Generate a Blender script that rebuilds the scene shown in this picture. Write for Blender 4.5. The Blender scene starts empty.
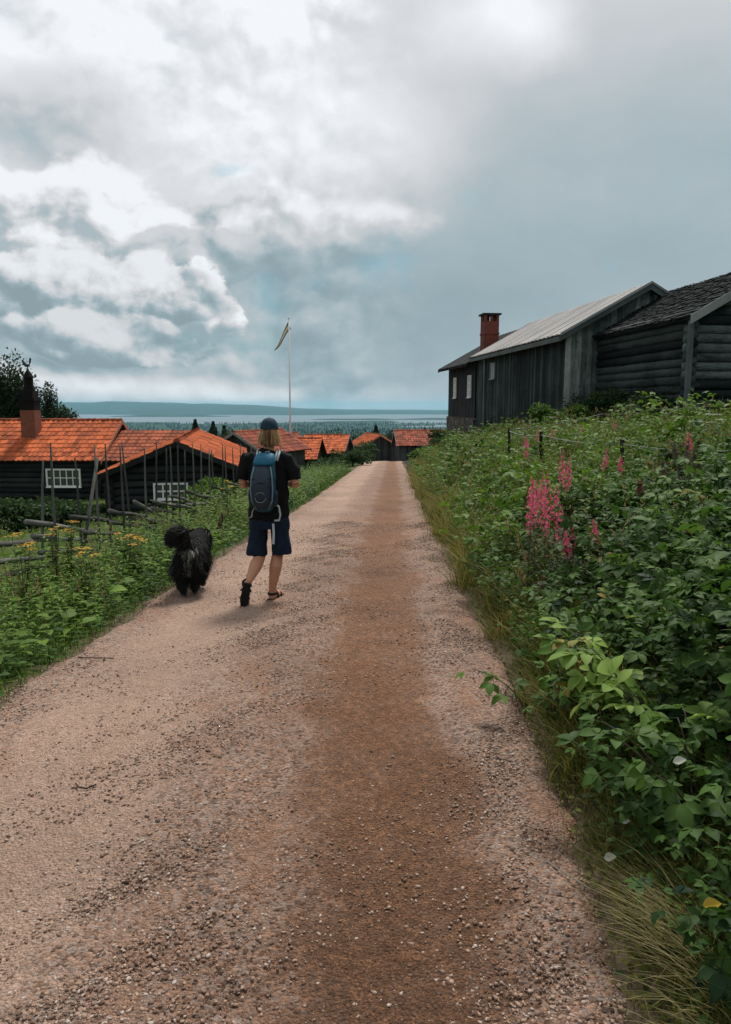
import bpy, math, random
import numpy as np
from mathutils import Vector, Matrix, noise as mnoise

random.seed(7)
rng = np.random.default_rng(7)
SC = bpy.context.scene
COL = SC.collection
R = math.radians

# ------------------------------------------------------------------ camera, sky, sun, exposure
PITCH = R(8.2); FPX = 739.0; CAM_Z = 1.6
cam_data = bpy.data.cameras.new("camera")
cam_data.sensor_fit = 'VERTICAL'; cam_data.sensor_height = 36.0; cam_data.sensor_width = 36.0
cam_data.lens = 36.0 * FPX / 1024.0
cam_data.clip_start = 0.05; cam_data.clip_end = 80000
camera = bpy.data.objects.new("camera", cam_data)
COL.objects.link(camera)
camera.location = (0, 0, CAM_Z)
camera.rotation_euler = (R(90) - PITCH, 0, 0)
SC.camera = camera

SUN_ELEV = R(56); SUN_AZ = R(14)          # azimuth measured from +Y, negative = to the left
sun_dir = Vector((math.sin(SUN_AZ) * math.cos(SUN_ELEV), math.cos(SUN_AZ) * math.cos(SUN_ELEV), math.sin(SUN_ELEV)))
SKY_STRENGTH = 0.1
EXPOSURE = 0.25

sun_data = bpy.data.lights.new("sun", 'SUN')
sun_data.energy = 3.2; sun_data.angle = R(13); sun_data.color = (1.0, 0.95, 0.88)
sun = bpy.data.objects.new("sun", sun_data)
sun.rotation_euler = sun_dir.to_track_quat('Z', 'Y').to_euler()
COL.objects.link(sun)

SC.view_settings.view_transform = 'Standard'
SC.view_settings.look = 'None'
SC.view_settings.exposure = EXPOSURE
SC.view_settings.gamma = 1.0
SC.view_settings.use_curve_mapping = False
SC.cycles.use_denoising = True
SC.cycles.denoising_prefilter = 'NONE'
SC.cycles.max_bounces = 6
SC.cycles.diffuse_bounces = 3
SC.cycles.transmission_bounces = 3
SC.cycles.volume_bounces = 1


def ray(px, py):
    u = (px - 365.5) / FPX; v = (512 - py) / FPX
    return np.array([u, math.cos(PITCH) + v * math.sin(PITCH), -math.sin(PITCH) + v * math.cos(PITCH)])


def at(px, py, Y):
    """world point at depth Y along the sight line (used to take sizes off the photograph)"""
    d = ray(px, py)
    return d * Y / d[1] + np.array([0, 0, CAM_Z])


class NG:
    """tiny node-graph helper"""
    def __init__(self, tree):
        self.t = tree; self.n = tree.nodes; self.l = tree.links

    def node(self, kind, **kw):
        nd = self.n.new(kind)
        for k, v in kw.items():
            setattr(nd, k, v)
        return nd

    def put(self, sock, v):
        if v is None:
            return
        if isinstance(v, bpy.types.NodeSocket):
            self.l.new(v, sock)
        else:
            if sock.type == 'RGBA' and not isinstance(v, (int, float)) and len(v) == 3:
                v = (*v, 1)
            sock.default_value = v

    def m(self, op, a, b=None, c=None, clamp=False):
        nd = self.node('ShaderNodeMath', operation=op, use_clamp=clamp)
        for i, x in enumerate((a, b, c)):
            if x is not None:
                self.put(nd.inputs[i], x)
        return nd.outputs[0]

    def v(self, op, a, b=None):
        nd = self.node('ShaderNodeVectorMath', operation=op)
        self.put(nd.inputs[0], a)
        if b is not None:
            if op == 'SCALE':
                self.put(nd.inputs['Scale'], b)
            else:
                self.put(nd.inputs[1], b)
        return nd.outputs['Value'] if op in ('LENGTH', 'DOT_PRODUCT', 'DISTANCE') else nd.outputs[0]

    def noise(self, vec, scale, detail=4, rough=0.55, color=False, dist=0.0):
        nd = self.node('ShaderNodeTexNoise')
        nd.inputs['Scale'].default_value = scale
        nd.inputs['Detail'].default_value = detail
        nd.inputs['Roughness'].default_value = rough
        nd.inputs['Distortion'].default_value = dist
        if vec is not None:
            self.l.new(vec, nd.inputs['Vector'])
        return nd.outputs['Color'] if color else nd.outputs[0]

    def voronoi(self, vec, scale, feature='F1', out='Distance', rand=1.0):
        nd = self.node('ShaderNodeTexVoronoi', feature=feature)
        nd.inputs['Scale'].default_value = scale
        nd.inputs['Randomness'].default_value = rand
        if vec is not None:
            self.l.new(vec, nd.inputs['Vector'])
        return nd.outputs[out]

    def mix(self, f, a, b, blend='MIX'):
        nd = self.node('ShaderNodeMix', data_type='RGBA', blend_type=blend)
        self.put(nd.inputs[0], f); self.put(nd.inputs[6], a); self.put(nd.inputs[7], b)
        return nd.outputs[2]

    def ramp(self, f, stops, interp='LINEAR'):
        nd = self.node('ShaderNodeValToRGB')
        cr = nd.color_ramp; cr.interpolation = interp
        while len(cr.elements) < len(stops):
            cr.elements.new(0.5)
        for e, (p, c) in zip(cr.elements, stops):
            e.position = p
            e.color = (c, c, c, 1) if isinstance(c, (int, float)) else (*c, 1)
        self.put(nd.inputs[0], f)
        return nd.outputs[0]

    def step(self, x, a, b, lo=0.0, hi=1.0):
        nd = self.node('ShaderNodeMapRange', interpolation_type='SMOOTHSTEP')
        self.put(nd.inputs[0], x)
        for i, val in enumerate((a, b, lo, hi)):
            nd.inputs[i + 1].default_value = val
        return nd.outputs[0]

    def attr(self, name):
        return self.node('ShaderNodeAttribute', attribute_name=name).outputs['Fac']

    def sep(self, vec):
        nd = self.node('ShaderNodeSeparateXYZ'); self.l.new(vec, nd.inputs[0]); return nd.outputs


# ---- the sky: Nishita blue seen through breaks in a deck of procedural cloud
world = bpy.data.worlds.new("World")
SC.world = world
world.use_nodes = True
world.cycles.sampling_method = 'MANUAL'
world.cycles.sample_map_resolution = 256
wt = world.node_tree
wt.nodes.clear()
g = NG(wt)
sky = g.node('ShaderNodeTexSky', sky_type='NISHITA')
sky.sun_disc = False
sky.sun_elevation = SUN_ELEV
sky.sun_rotation = SUN_AZ
sky.altitude = 300
D = g.node('ShaderNodeTexCoord').outputs['Generated']
w1 = g.v('SUBTRACT', g.noise(D, 3.5, 3, 0.5, True), (.5, .5, .5))
w2 = g.v('SUBTRACT', g.noise(D, 11.0, 4, 0.55, True), (.5, .5, .5))
Dw = g.v('ADD', D, g.v('ADD', g.v('SCALE', w1, 0.14), g.v('SCALE', w2, 0.05)))
Dc = g.v('ADD', D, g.v('ADD', g.v('SCALE', w1, 0.06), g.v('SCALE', w2, 0.03)))


def pdir(px, py):
    c = ray(px, py)
    return c / np.linalg.norm(c)


def blob(px, py, rx, rz, amt, hard=0.0, src=None):
    r = g.v('LENGTH', g.v('MULTIPLY', g.v('SUBTRACT', src or Dw, tuple(pdir(px, py))), (1 / rx, 1 / rx, 1 / rz)))
    return g.step(r, hard, 1.0, amt, 0.0)


def puffs(vec):
    """cauliflower-like field: fbm plus rounded cells at three sizes"""
    f = g.noise(vec, 5.5, 9, .57)
    for sc_, a_ in ((9.0, .30), (22.0, .13), (55.0, .05)):
        nd = g.node('ShaderNodeTexVoronoi', feature='F1')
        nd.inputs['Scale'].default_value = sc_
        g.l.new(vec, nd.inputs['Vector'])
        f = g.m('SUBTRACT', f, g.m('MULTIPLY', nd.outputs['Distance'], a_))
    return f


q = g.v('MULTIPLY', Dc, (1, 1, 1.35))
pf = puffs(q)
relief = g.m('SUBTRACT', pf, puffs(g.v('ADD', q, (.012, .0, .020))))
soft = g.m('SUBTRACT', g.noise(g.v('MULTIPLY', Dw, (1, 1, 2.2)), 4.0, 7, .5), .5)
el = g.sep(D)[2]
# smooth grey rain veil, paler overhead
lum = g.ramp(g.m('MAXIMUM', el, 0.0), [(0.0, .56), (.04, .48), (.14, .46), (.28, .52), (.45, .66), (.62, .68), (1.0, .6)])
lum = g.m('ADD', lum, g.m('MULTIPLY', soft, g.step(g.sep(D)[0], -.02, -.25, .17, .26)))
for b in [(350, 140, .22, .16, .26), (505, 15, .10, .07, .36), (250, 40, .30, .20, .16), (330, 235, .16, .03, .12),
          (430, 300, .25, .10, -.04), (330, 300, .12, .05, -.04), (660, 150, .34, .34, -.02), (205, 160, .08, .09, -.16)]:
    lum = g.m('ADD', lum, blob(*b))
lum = g.m('ADD', lum, g.m('MULTIPLY', relief, g.step(g.sep(D)[0], .14, -.10, .03, .75)))
mid = g.m('SUBTRACT', pf, .20)


def cumulus(lum, px, py, rx, rz, dark, bright, edge=.25, amp=1.5, flat=0.0, rel=1.6, op=1.0, lo=-.9, hi=.9):
    """one heaped cloud: ragged outline, lit crown, shaded base"""
    d = g.v('MULTIPLY', g.v('SUBTRACT', Dc, tuple(pdir(px, py))), (1 / rx, 1 / rx, 1 / rz))
    dz = g.sep(d)[2]
    r = g.v('LENGTH', d)
    if flat: r = g.m('ADD', r, g.m('MULTIPLY', g.m('MAXIMUM', g.m('MULTIPLY', dz, -1), 0), flat))
    field = g.m('ADD', g.m('SUBTRACT', 1.0, r), g.m('MULTIPLY', mid, amp))
    mask = g.m('MULTIPLY', g.step(field, .0, edge), op)
    tone = g.m('ADD', dz, g.m('ADD', g.m('MULTIPLY', relief, rel * 3), g.m('MULTIPLY', mid, 1.6)))
    sh = g.step(tone, lo, hi, dark, bright)
    nd = g.node('ShaderNodeMix', data_type='FLOAT')
    g.put(nd.inputs[0], mask); g.put(nd.inputs[2], lum); g.put(nd.inputs[3], sh)
    return nd.outputs[0]


lum = cumulus(lum, 85, 85, .27, .20, .72, .98, .30, 1.5, rel=1.5)
lum = cumulus(lum, 40, 130, .15, .075, .48, .66, .7, 1.5, op=.85, rel=1.5)
lum = cumulus(lum, 330, 226, .17, .030, .60, .92, .6, 1.3, op=.8, rel=2.2)
lum = cumulus(lum, 45, 232, .20, .085, .50, .91, .30, 2.3, .3, rel=2.6)
lum = cumulus(lum, 205, 268, .10, .045, .38, .60, .18, 1.6, .5, op=.8, rel=2.0)
lum = cumulus(lum, 200, 325, .085, .065, .42, .95, .14, 2.2, .4, lo=-.8, hi=1.2, rel=2.4)
lum = cumulus(lum, 70, 302, .26, .050, .36, .84, .18, 2.1, .4, lo=-.7, hi=1.4, rel=2.4)
lum = cumulus(lum, 130, 350, .16, .040, .36, .72, .16, 1.5, .5, lo=-.6, hi=1.4, rel=2.4)
lum = cumulus(lum, 238, 362, .05, .024, .50, .68, .5, 1.9, .4, op=.6, rel=2.2)
lum = g.m('ADD', lum, blob(130, 390, .30, .026, .32, 0, Dc))
lum = g.m('MINIMUM', g.m('MAXIMUM', lum, .2), .93)
tint = g.mix(g.step(lum, .40, .66), (0.72, .94, 1.04), (.955, .985, 1.02))
cloud = g.mix(1.0, tint, lum, 'MULTIPLY')
cloud10 = g.v('SCALE', cloud, .86 / SKY_STRENGTH)
hf = g.m('ADD', g.m('ADD', blob(228, 182, .050, .022, .9, 0, Dw), blob(205, 160, .075, .060, .45, 0, Dw)), g.m('MULTIPLY', mid, -2.2))
hole = g.step(hf, .20, .95, 0, .55)
skyc = g.v('MULTIPLY', sky.outputs[0], (.36, .80, .78))
final = g.mix(hole, cloud10, skyc)
bg = g.node('ShaderNodeBackground')
wt.links.new(final, bg.inputs[0])
bg.inputs[1].default_value = SKY_STRENGTH
wo = g.node('ShaderNodeOutputWorld')
wt.links.new(bg.outputs[0], wo.inputs[0])


# ------------------------------------------------------------------ materials
def material(name, build):
    mt = bpy.data.materials.new(name)
    mt.use_nodes = True
    t = mt.node_tree; t.nodes.clear()
    gg = NG(t)
    out = gg.node('ShaderNodeOutputMaterial')
    sh = build(gg)
    t.links.new(sh, out.inputs[0])
    return mt


def pbsdf(gg, col, rough=0.7, bump=None, bstr=0.3, bdist=0.01, spec=0.4, metal=0.0):
    p = gg.node('ShaderNodeBsdfPrincipled')
    gg.put(p.inputs['Base Color'], col)
    gg.put(p.inputs['Roughness'], rough)
    p.inputs['Specular IOR Level'].default_value = spec
    p.inputs['Metallic'].default_value = metal
    if bump is not None:
        b = gg.node('ShaderNodeBump')
        b.inputs['Strength'].default_value = bstr
        b.inputs['Distance'].default_value = bdist
        gg.l.new(bump, b.inputs['Height'])
        gg.l.new(b.outputs[0], p.inputs['Normal'])
    return p.outputs[0]


def objco(gg):
    return gg.node('ShaderNodeTexCoord').outputs['Object']


def scaled(gg, vec, s):
    return gg.v('MULTIPLY', vec, s)


def simple(name, col, rough=0.7, var=0.35, scale=8.0, bstr=0.2, bdist=0.01, spec=0.4, metal=0.0, stretch=(1, 1, 1), use_attr=True):
    """mottled colour with optional per-piece variation from the 'var' attribute"""
    def b(gg):
        o = scaled(gg, objco(gg), stretch)
        n = gg.noise(o, scale, 6, .6)
        f = gg.m('ADD', gg.m('MULTIPLY', gg.m('SUBTRACT', n, .5), 2 * var), 1.0)
        if use_attr:
            f = gg.m('MULTIPLY', f, gg.m('ADD', gg.m('MULTIPLY', gg.attr('var'), .7), .65))
        c = gg.v('SCALE', gg.mix(0.0, col, col), f)
        return pbsdf(gg, c, rough, gg.noise(o, scale * 4, 5, .6), bstr, bdist, spec, metal)
    return material(name, b)


def leafmat(name, dark, light, rough=.5, trans=.3, third=None):
    def b(gg):
        v = gg.attr('var')
        c = gg.mix(v, dark, light)
        if third:
            c = gg.mix(gg.step(v, .9, .98), c, third)
        p = pbsdf(gg, c, rough + .08, spec=.14)
        t = gg.node('ShaderNodeBsdfTranslucent')
        gg.l.new(gg.mix(.35, c, gg.v('MULTIPLY', c, (1.3, 1.5, .6))), t.inputs[0])
        mx = gg.node('ShaderNodeMixShader'); mx.inputs[0].default_value = trans
        gg.l.new(p, mx.inputs[1]); gg.l.new(t.outputs[0], mx.inputs[2])
        return mx.outputs[0]
    return material(name, b)


def weathered(name, c1, c2, rough=.85, sx=(14, 14, 1.2), spec=.2, lo=.2, hi=.95, checks=0.0):
    """weathered timber: streaks along local z, per-board variation"""
    def b(gg):
        o = objco(gg)
        n = gg.noise(scaled(gg, o, sx), 1.0, 7, .65)
        n2 = gg.noise(o, .7, 4, .6)
        v = gg.attr('var')
        f = gg.m('ADD', gg.m('MULTIPLY', n, .55), gg.m('ADD', gg.m('MULTIPLY', v, .5), gg.m('MULTIPLY', gg.m('SUBTRACT', n2, .5), 1.0)))
        c = gg.mix(gg.step(f, lo, hi), c1, c2)
        hgt = n
        if checks:      # long drying cracks and a few knots
            cr = gg.noise(scaled(gg, o, tuple(q_ * 2.6 for q_ in sx)), 1.0, 4, .6)
            line = gg.step(gg.m('ABSOLUTE', gg.m('SUBTRACT', cr, .5)), .0, .035)
            kn = gg.step(gg.voronoi(o, 1.7, 'F1', 'Distance'), .05, .10)
            dk = gg.m('MULTIPLY', line, kn)
            c = gg.mix(gg.m('MULTIPLY', gg.m('SUBTRACT', 1, dk), checks), c, gg.v('SCALE', c1, .5) if not isinstance(c1, tuple) else tuple(q_ * .5 for q_ in c1))
            hgt = gg.m('ADD', n, gg.m('MULTIPLY', dk, .6))
        return pbsdf(gg, c, rough, hgt, .7, .015, spec)
    return material(name, b)


M = {}


def tilemat(name, base, stain):
    def b(gg):
        o = objco(gg)
        v = gg.attr('var')
        c = gg.v('SCALE', gg.mix(0.0, base, base), gg.m('ADD', .50, gg.m('MULTIPLY', v, .85)))
        n = gg.noise(o, .9, 7, .68)
        c = gg.mix(gg.m('MULTIPLY', gg.step(n, .46, .72), .75), c, stain)
        sp = gg.noise(o, 7.0, 4, .6)
        c = gg.mix(gg.m('MULTIPLY', gg.step(sp, .60, .72), .55), c, (.13, .12, .085))
        c = gg.mix(gg.m('MULTIPLY', gg.step(gg.noise(o, 2.3, 6, .7), .55, .8), .5), c, gg.v('SCALE', c, .45))
        return pbsdf(gg, c, .85, sp, .3, .01, .2)
    return material(name, b)


M['orange_tile'] = tilemat('orange_tile', (.50, .115, .036), (.22, .065, .032))
M['far_tile'] = tilemat('far_tile', (.52, .12, .037), (.28, .075, .035))
M['red_tile'] = tilemat('red_tile', (.30, .080, .045), (.14, .050, .034))
M['ridge_tile'] = tilemat('ridge_tile', (.33, .085, .036), (.14, .045, .028))
M['dark_log'] = weathered('dark_log', (.006, .008, .008), (.030, .034, .034), sx=(1.2, 14, 14))
M['dark_plank'] = weathered('dark_plank', (.004, .009, .010), (.055, .082, .079), lo=.3, hi=.9, checks=.5)
M['grey_plank'] = weathered('grey_plank', (.045, .070, .066), (.38, .43, .40), lo=.25, hi=.85, checks=.6)
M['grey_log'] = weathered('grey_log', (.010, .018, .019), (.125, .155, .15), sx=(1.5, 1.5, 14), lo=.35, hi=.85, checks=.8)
M['side_log'] = weathered('side_log', (.005, .009, .010), (.06, .075, .073), sx=(1.5, 1.5, 14), lo=.35, hi=.85, checks=.8)  # darker copy of grey_log: shade of the left-facing wall put into the colour
M['black_timber'] = weathered('black_timber', (.007, .008, .010), (.028, .031, .033))
M['cottage_brown'] = weathered('cottage_brown', (.02, .024, .024), (.075, .08, .075))
M['pale_roof'] = weathered('pale_roof', (.30, .285, .275), (.50, .48, .465), .75, (1.5, 14, 1.5), .3)
M['barge'] = weathered('barge', (.10, .115, .11), (.26, .28, .265), .8, (3, 3, 3))
M['barge_dark'] = weathered('barge_dark', (.035, .045, .045), (.10, .12, .118), .8, (3, 3, 3))
M['barge_orange'] = simple('barge_orange', (.42, .17, .09), .75, .3, 4)
M['shingle'] = simple('shingle', (.015, .020, .021), .9, .9, 4, .6, .02, .2)
M['black_metal'] = simple('black_metal', (.013, .016, .017), .9, .3, 3, .1, .01, .35)
M['white_paint'] = simple('white_paint', (.72, .72, .70), .55, .1, 10, .1, .004, .3, use_attr=False)
M['grey_paint'] = simple('grey_paint', (.20, .22, .22), .6, .1, 10, .1, .004, .3, use_attr=False)
M['pole_white'] = simple('pole_white', (.70, .72, .74), .4, .06, 6, .05, .003, .4, use_attr=False)


def glass(gg):
    n = gg.noise(objco(gg), 2.0, 3)
    return pbsdf(gg, gg.mix(n, (.02, .025, .028), (.07, .085, .09)), .08, spec=.8)


M['glass'] = material('glass', glass)
M['curtain_glass'] = simple('curtain_glass', (.35, .40, .42), .15, .2, 3, .02, .002, .7, use_attr=False)


def brick(c1, c2, mortar, scale=1.0):
    def b(gg):
        o = gg.sep(objco(gg))
        cmb = gg.node('ShaderNodeCombineXYZ')
        gg.l.new(gg.m('ADD', o[0], o[1]), cmb.inputs[0]); gg.l.new(o[2], cmb.inputs[1])
        bt = gg.node('ShaderNodeTexBrick')
        gg.l.new(cmb.outputs[0], bt.inputs['Vector'])
        bt.inputs['Color1'].default_value = (*c1, 1); bt.inputs['Color2'].default_value = (*c2, 1)
        bt.inputs['Mortar'].default_value = (*mortar, 1)
        bt.inputs['Scale'].default_value = 1.0
        bt.inputs['Brick Width'].default_value = .25 * scale; bt.inputs['Row Height'].default_value = .075 * scale
        bt.inputs['Mortar Size'].default_value = .008
        n = gg.noise(objco(gg), 6, 6)
        c = gg.mix(gg.m('MULTIPLY', n, .6), bt.outputs[0], gg.v('SCALE', bt.outputs[0], .35))
        return pbsdf(gg, c, .9, gg.m('ADD', bt.outputs['Fac'], n), .4, .01, .2)
    return b


M['red_brick'] = material('red_brick', brick((.26, .060, .040), (.19, .042, .030), (.15, .10, .08)))
M['orange_brick'] = material('orange_brick', brick((.30, .105, .062), (.22, .075, .045), (.16, .09, .07)))
M['sooty_brick'] = material('sooty_brick', brick((.006, .005, .005), (.011, .008, .008), (.008, .007, .007)))


def fieldstone(gg):
    o = objco(gg)
    c = gg.voronoi(o, 3.4, 'F1', 'Color')
    d = gg.voronoi(o, 3.4, 'DISTANCE_TO_EDGE', 'Distance')
    col = gg.mix(gg.sep(c)[0], (.07, .062, .058), (.24, .20, .18))
    col = gg.mix(gg.noise(o, 9, 5), col, gg.v('SCALE', col, .5))
    col = gg.mix(gg.step(d, .02, .09), (.05, .05, .045), col)
    return pbsdf(gg, col, .9, gg.step(d, 0, .15), 1.0, .05, .2)


M['fieldstone'] = material('fieldstone', fieldstone)
M['rail_wood'] = weathered('rail_wood', (.04, .04, .037), (.17, .165, .155), .9, (2, 2, 9))
M['pole_wood'] = weathered('pole_wood', (.035, .037, .034), (.13, .13, .12), .9, (12, 12, 1.5))
M['dark_post'] = weathered('dark_post', (.014, .013, .012), (.05, .047, .045), .9)
M['branch_wood'] = weathered('branch_wood', (.025, .015, .012), (.09, .05, .035), .9)
M['rope'] = simple('rope', (.22, .225, .21), .85, .2, 40, .3, .003)
M['bark'] = weathered('bark', (.03, .026, .022), (.10, .09, .08), .95)
M['stem_green'] = simple('stem_green', (.06, .085, .03), .6, .3, 15, .1)
M['stem_red'] = simple('stem_red', (.115, .055, .035), .6, .3, 15, .1)
M['stem_brown'] = simple('stem_brown', (.07, .05, .032), .7, .3, 15, .1)

M['raspberry'] = leafmat('raspberry', (.007, .032, .011), (.125, .225, .038), third=(.26, .20, .05))
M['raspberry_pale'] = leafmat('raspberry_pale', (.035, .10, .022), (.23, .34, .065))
M['thicket'] = leafmat('thicket', (.005, .023, .009), (.095, .185, .032), third=(.22, .16, .05))
M['weed'] = leafmat('weed', (.008, .042, .009), (.15, .25, .032))
M['weed_dark'] = leafmat('weed_dark', (.005, .020, .011), (.038, .080, .022))
M['verge'] = leafmat('verge', (.018, .048, .010), (.30, .27, .065), .6, .3, (.42, .27, .10))
M['meadow'] = leafmat('meadow', (.018, .070, .011), (.27, .30, .050), .6, .3, (.40, .28, .10))
M['lawn'] = leafmat('lawn', (.06, .13, .022), (.17, .25, .05), .6, .25)
M['dry'] = leafmat('dry', (.17, .15, .06), (.42, .35, .18), .7, .25)
M['fire_leaf'] = leafmat('fire_leaf', (.03, .06, .018), (.105, .115, .035), .5, .3, (.22, .07, .04))
M['fire_flower'] = leafmat('fire_flower', (.52, .055, .16), (.84, .26, .38), .6, .35)
M['tansy_flower'] = leafmat('tansy_flower', (.30, .17, .02), (.52, .33, .05), .6, .2)
M['umbel_flower'] = leafmat('umbel_flower', (.35, .37, .30), (.62, .62, .55), .6, .3)
M['tree_leaf'] = leafmat('tree_leaf', (.010, .026, .016), (.040, .066, .028), .6, .25)
M['shrub_leaf'] = leafmat('shrub_leaf', (.012, .036, .013), (.050, .092, .024), .6, .25)
M['needle'] = leafmat('needle', (.006, .020, .014), (.022, .045, .025), .7, .1)
M['far_canopy'] = leafmat('far_canopy', (.005, .021, .016), (.010, .030, .021), .8, .02)
M['yellow_leaf'] = leafmat('yellow_leaf', (.50, .34, .04), (.60, .42, .07), .6, .3)
M['pale_leaf'] = leafmat('pale_leaf', (.42, .45, .34), (.55, .56, .46), .6, .3)

M['skin'] = simple('skin', (.46, .225, .135), .55, .12, 14, .1, .003, .35, use_attr=False)
M['hair'] = leafmat('hair', (.10, .055, .028), (.52, .33, .16), .5, .1)
M['cap_cloth'] = simple('cap_cloth', (.016, .036, .055), .85, .2, 30, .2, .003, .2, use_attr=False)
M['black_cloth'] = simple('black_cloth', (.0075, .0078, .0085), .9, .3, 9, .25, .01, .15, use_attr=False)
M['navy_cloth'] = simple('navy_cloth', (.007, .016, .034), .85, .35, 9, .25, .01, .2, use_attr=False)
M['pack_blue'] = simple('pack_blue', (.008, .060, .095), .6, .5, 12, .4, .008, .3, use_attr=False)
M['pack_dark'] = simple('pack_dark', (.009, .022, .042), .45, .7, 9, .5, .012, .45, use_attr=False)
M['pack_flap'] = simple('pack_flap', (.008, .11, .19), .6, .4, 14, .4, .01, .3, use_attr=False)
M['strap_grey'] = simple('strap_grey', (.42, .47, .48), .7, .2, 30, .2, .003, .3, use_attr=False)
M['trim_grey'] = simple('trim_grey', (.14, .22, .25), .6, .2, 20, .1, .003, .35, use_attr=False)
M['sandal'] = simple('sandal', (.008, .009, .012), .7, .2, 20, .2, .003, .3, use_attr=False)
M['fur'] = leafmat('fur', (.003, .003, .0035), (.026, .024, .022), .45, .05, (.16, .16, .14))  # lighter strand tone puts the coat's sheen into the colour
M['fur_skin'] = simple('fur_skin', (.004, .004, .0045), .9, .2, 10, .1, .003, .1, use_attr=False)
M['pale_fur'] = leafmat('pale_fur', (.07, .07, .06), (.52, .52, .45), .6, .1)
M['white_fur'] = leafmat('white_fur', (.30, .30, .28), (.55, .55, .52), .6, .1)
M['rooster'] = simple('rooster', (.012, .011, .011), .6, .2, 20, .1, .003, .4, use_attr=False)
M['pennant_blue'] = simple('pennant_blue', (.03, .07, .13), .8, .1, 5, .05, .003, .2, use_attr=False)
M['pennant_yellow'] = simple('pennant_yellow', (.72, .60, .28), .8, .1, 5, .05, .003, .2, use_attr=False)


# ------------------------------------------------------------------ mesh helpers
def link(o, parent=None):
    COL.objects.link(o)
    if parent is not None:
        o.parent = parent
    return o


def props(o, label=None, cat=None, group=None, kind=None):
    if label: o['label'] = label
    if cat: o['category'] = cat
    if group: o['group'] = group
    if kind: o['kind'] = kind
    return o


def thing(name, label, cat, loc=(0, 0, 0), rz=0.0, group=None):
    o = bpy.data.objects.new(name, None)
    o.empty_display_size = .2
    o.location = loc; o.rotation_euler = (0, 0, rz)
    link(o)
    return props(o, label, cat, group)


def fast_mesh(name, V, Fq, var=None, smooth=False):
    """V (n,3); Fq (m,k) with constant k"""
    me = bpy.data.meshes.new(name)
    V = np.ascontiguousarray(V, dtype=np.float32); Fq = np.ascontiguousarray(Fq, dtype=np.int32)
    n, m, k = len(V), len(Fq), Fq.shape[1]
    me.vertices.add(n); me.vertices.foreach_set('co', V.ravel())
    me.loops.add(m * k); me.loops.foreach_set('vertex_index', Fq.ravel())
    me.polygons.add(m)
    me.polygons.foreach_set('loop_start', np.arange(0, m * k, k, dtype=np.int32))
    try:
        me.polygons.foreach_set('loop_total', np.full(m, k, dtype=np.int32))
    except Exception:
        pass
    if smooth:
        me.polygons.foreach_set('use_smooth', np.ones(m, dtype=bool))
    if var is not None:
        a = me.attributes.new('var', 'FLOAT', 'POINT')
        a.data.foreach_set('value', np.ascontiguousarray(var, dtype=np.float32))
    me.update(calc_edges=True); me.validate()
    return me


def mesh_obj(name, me, mat, parent=None):
    me.materials.append(M[mat])
    return link(bpy.data.objects.new(name, me), parent)


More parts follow.
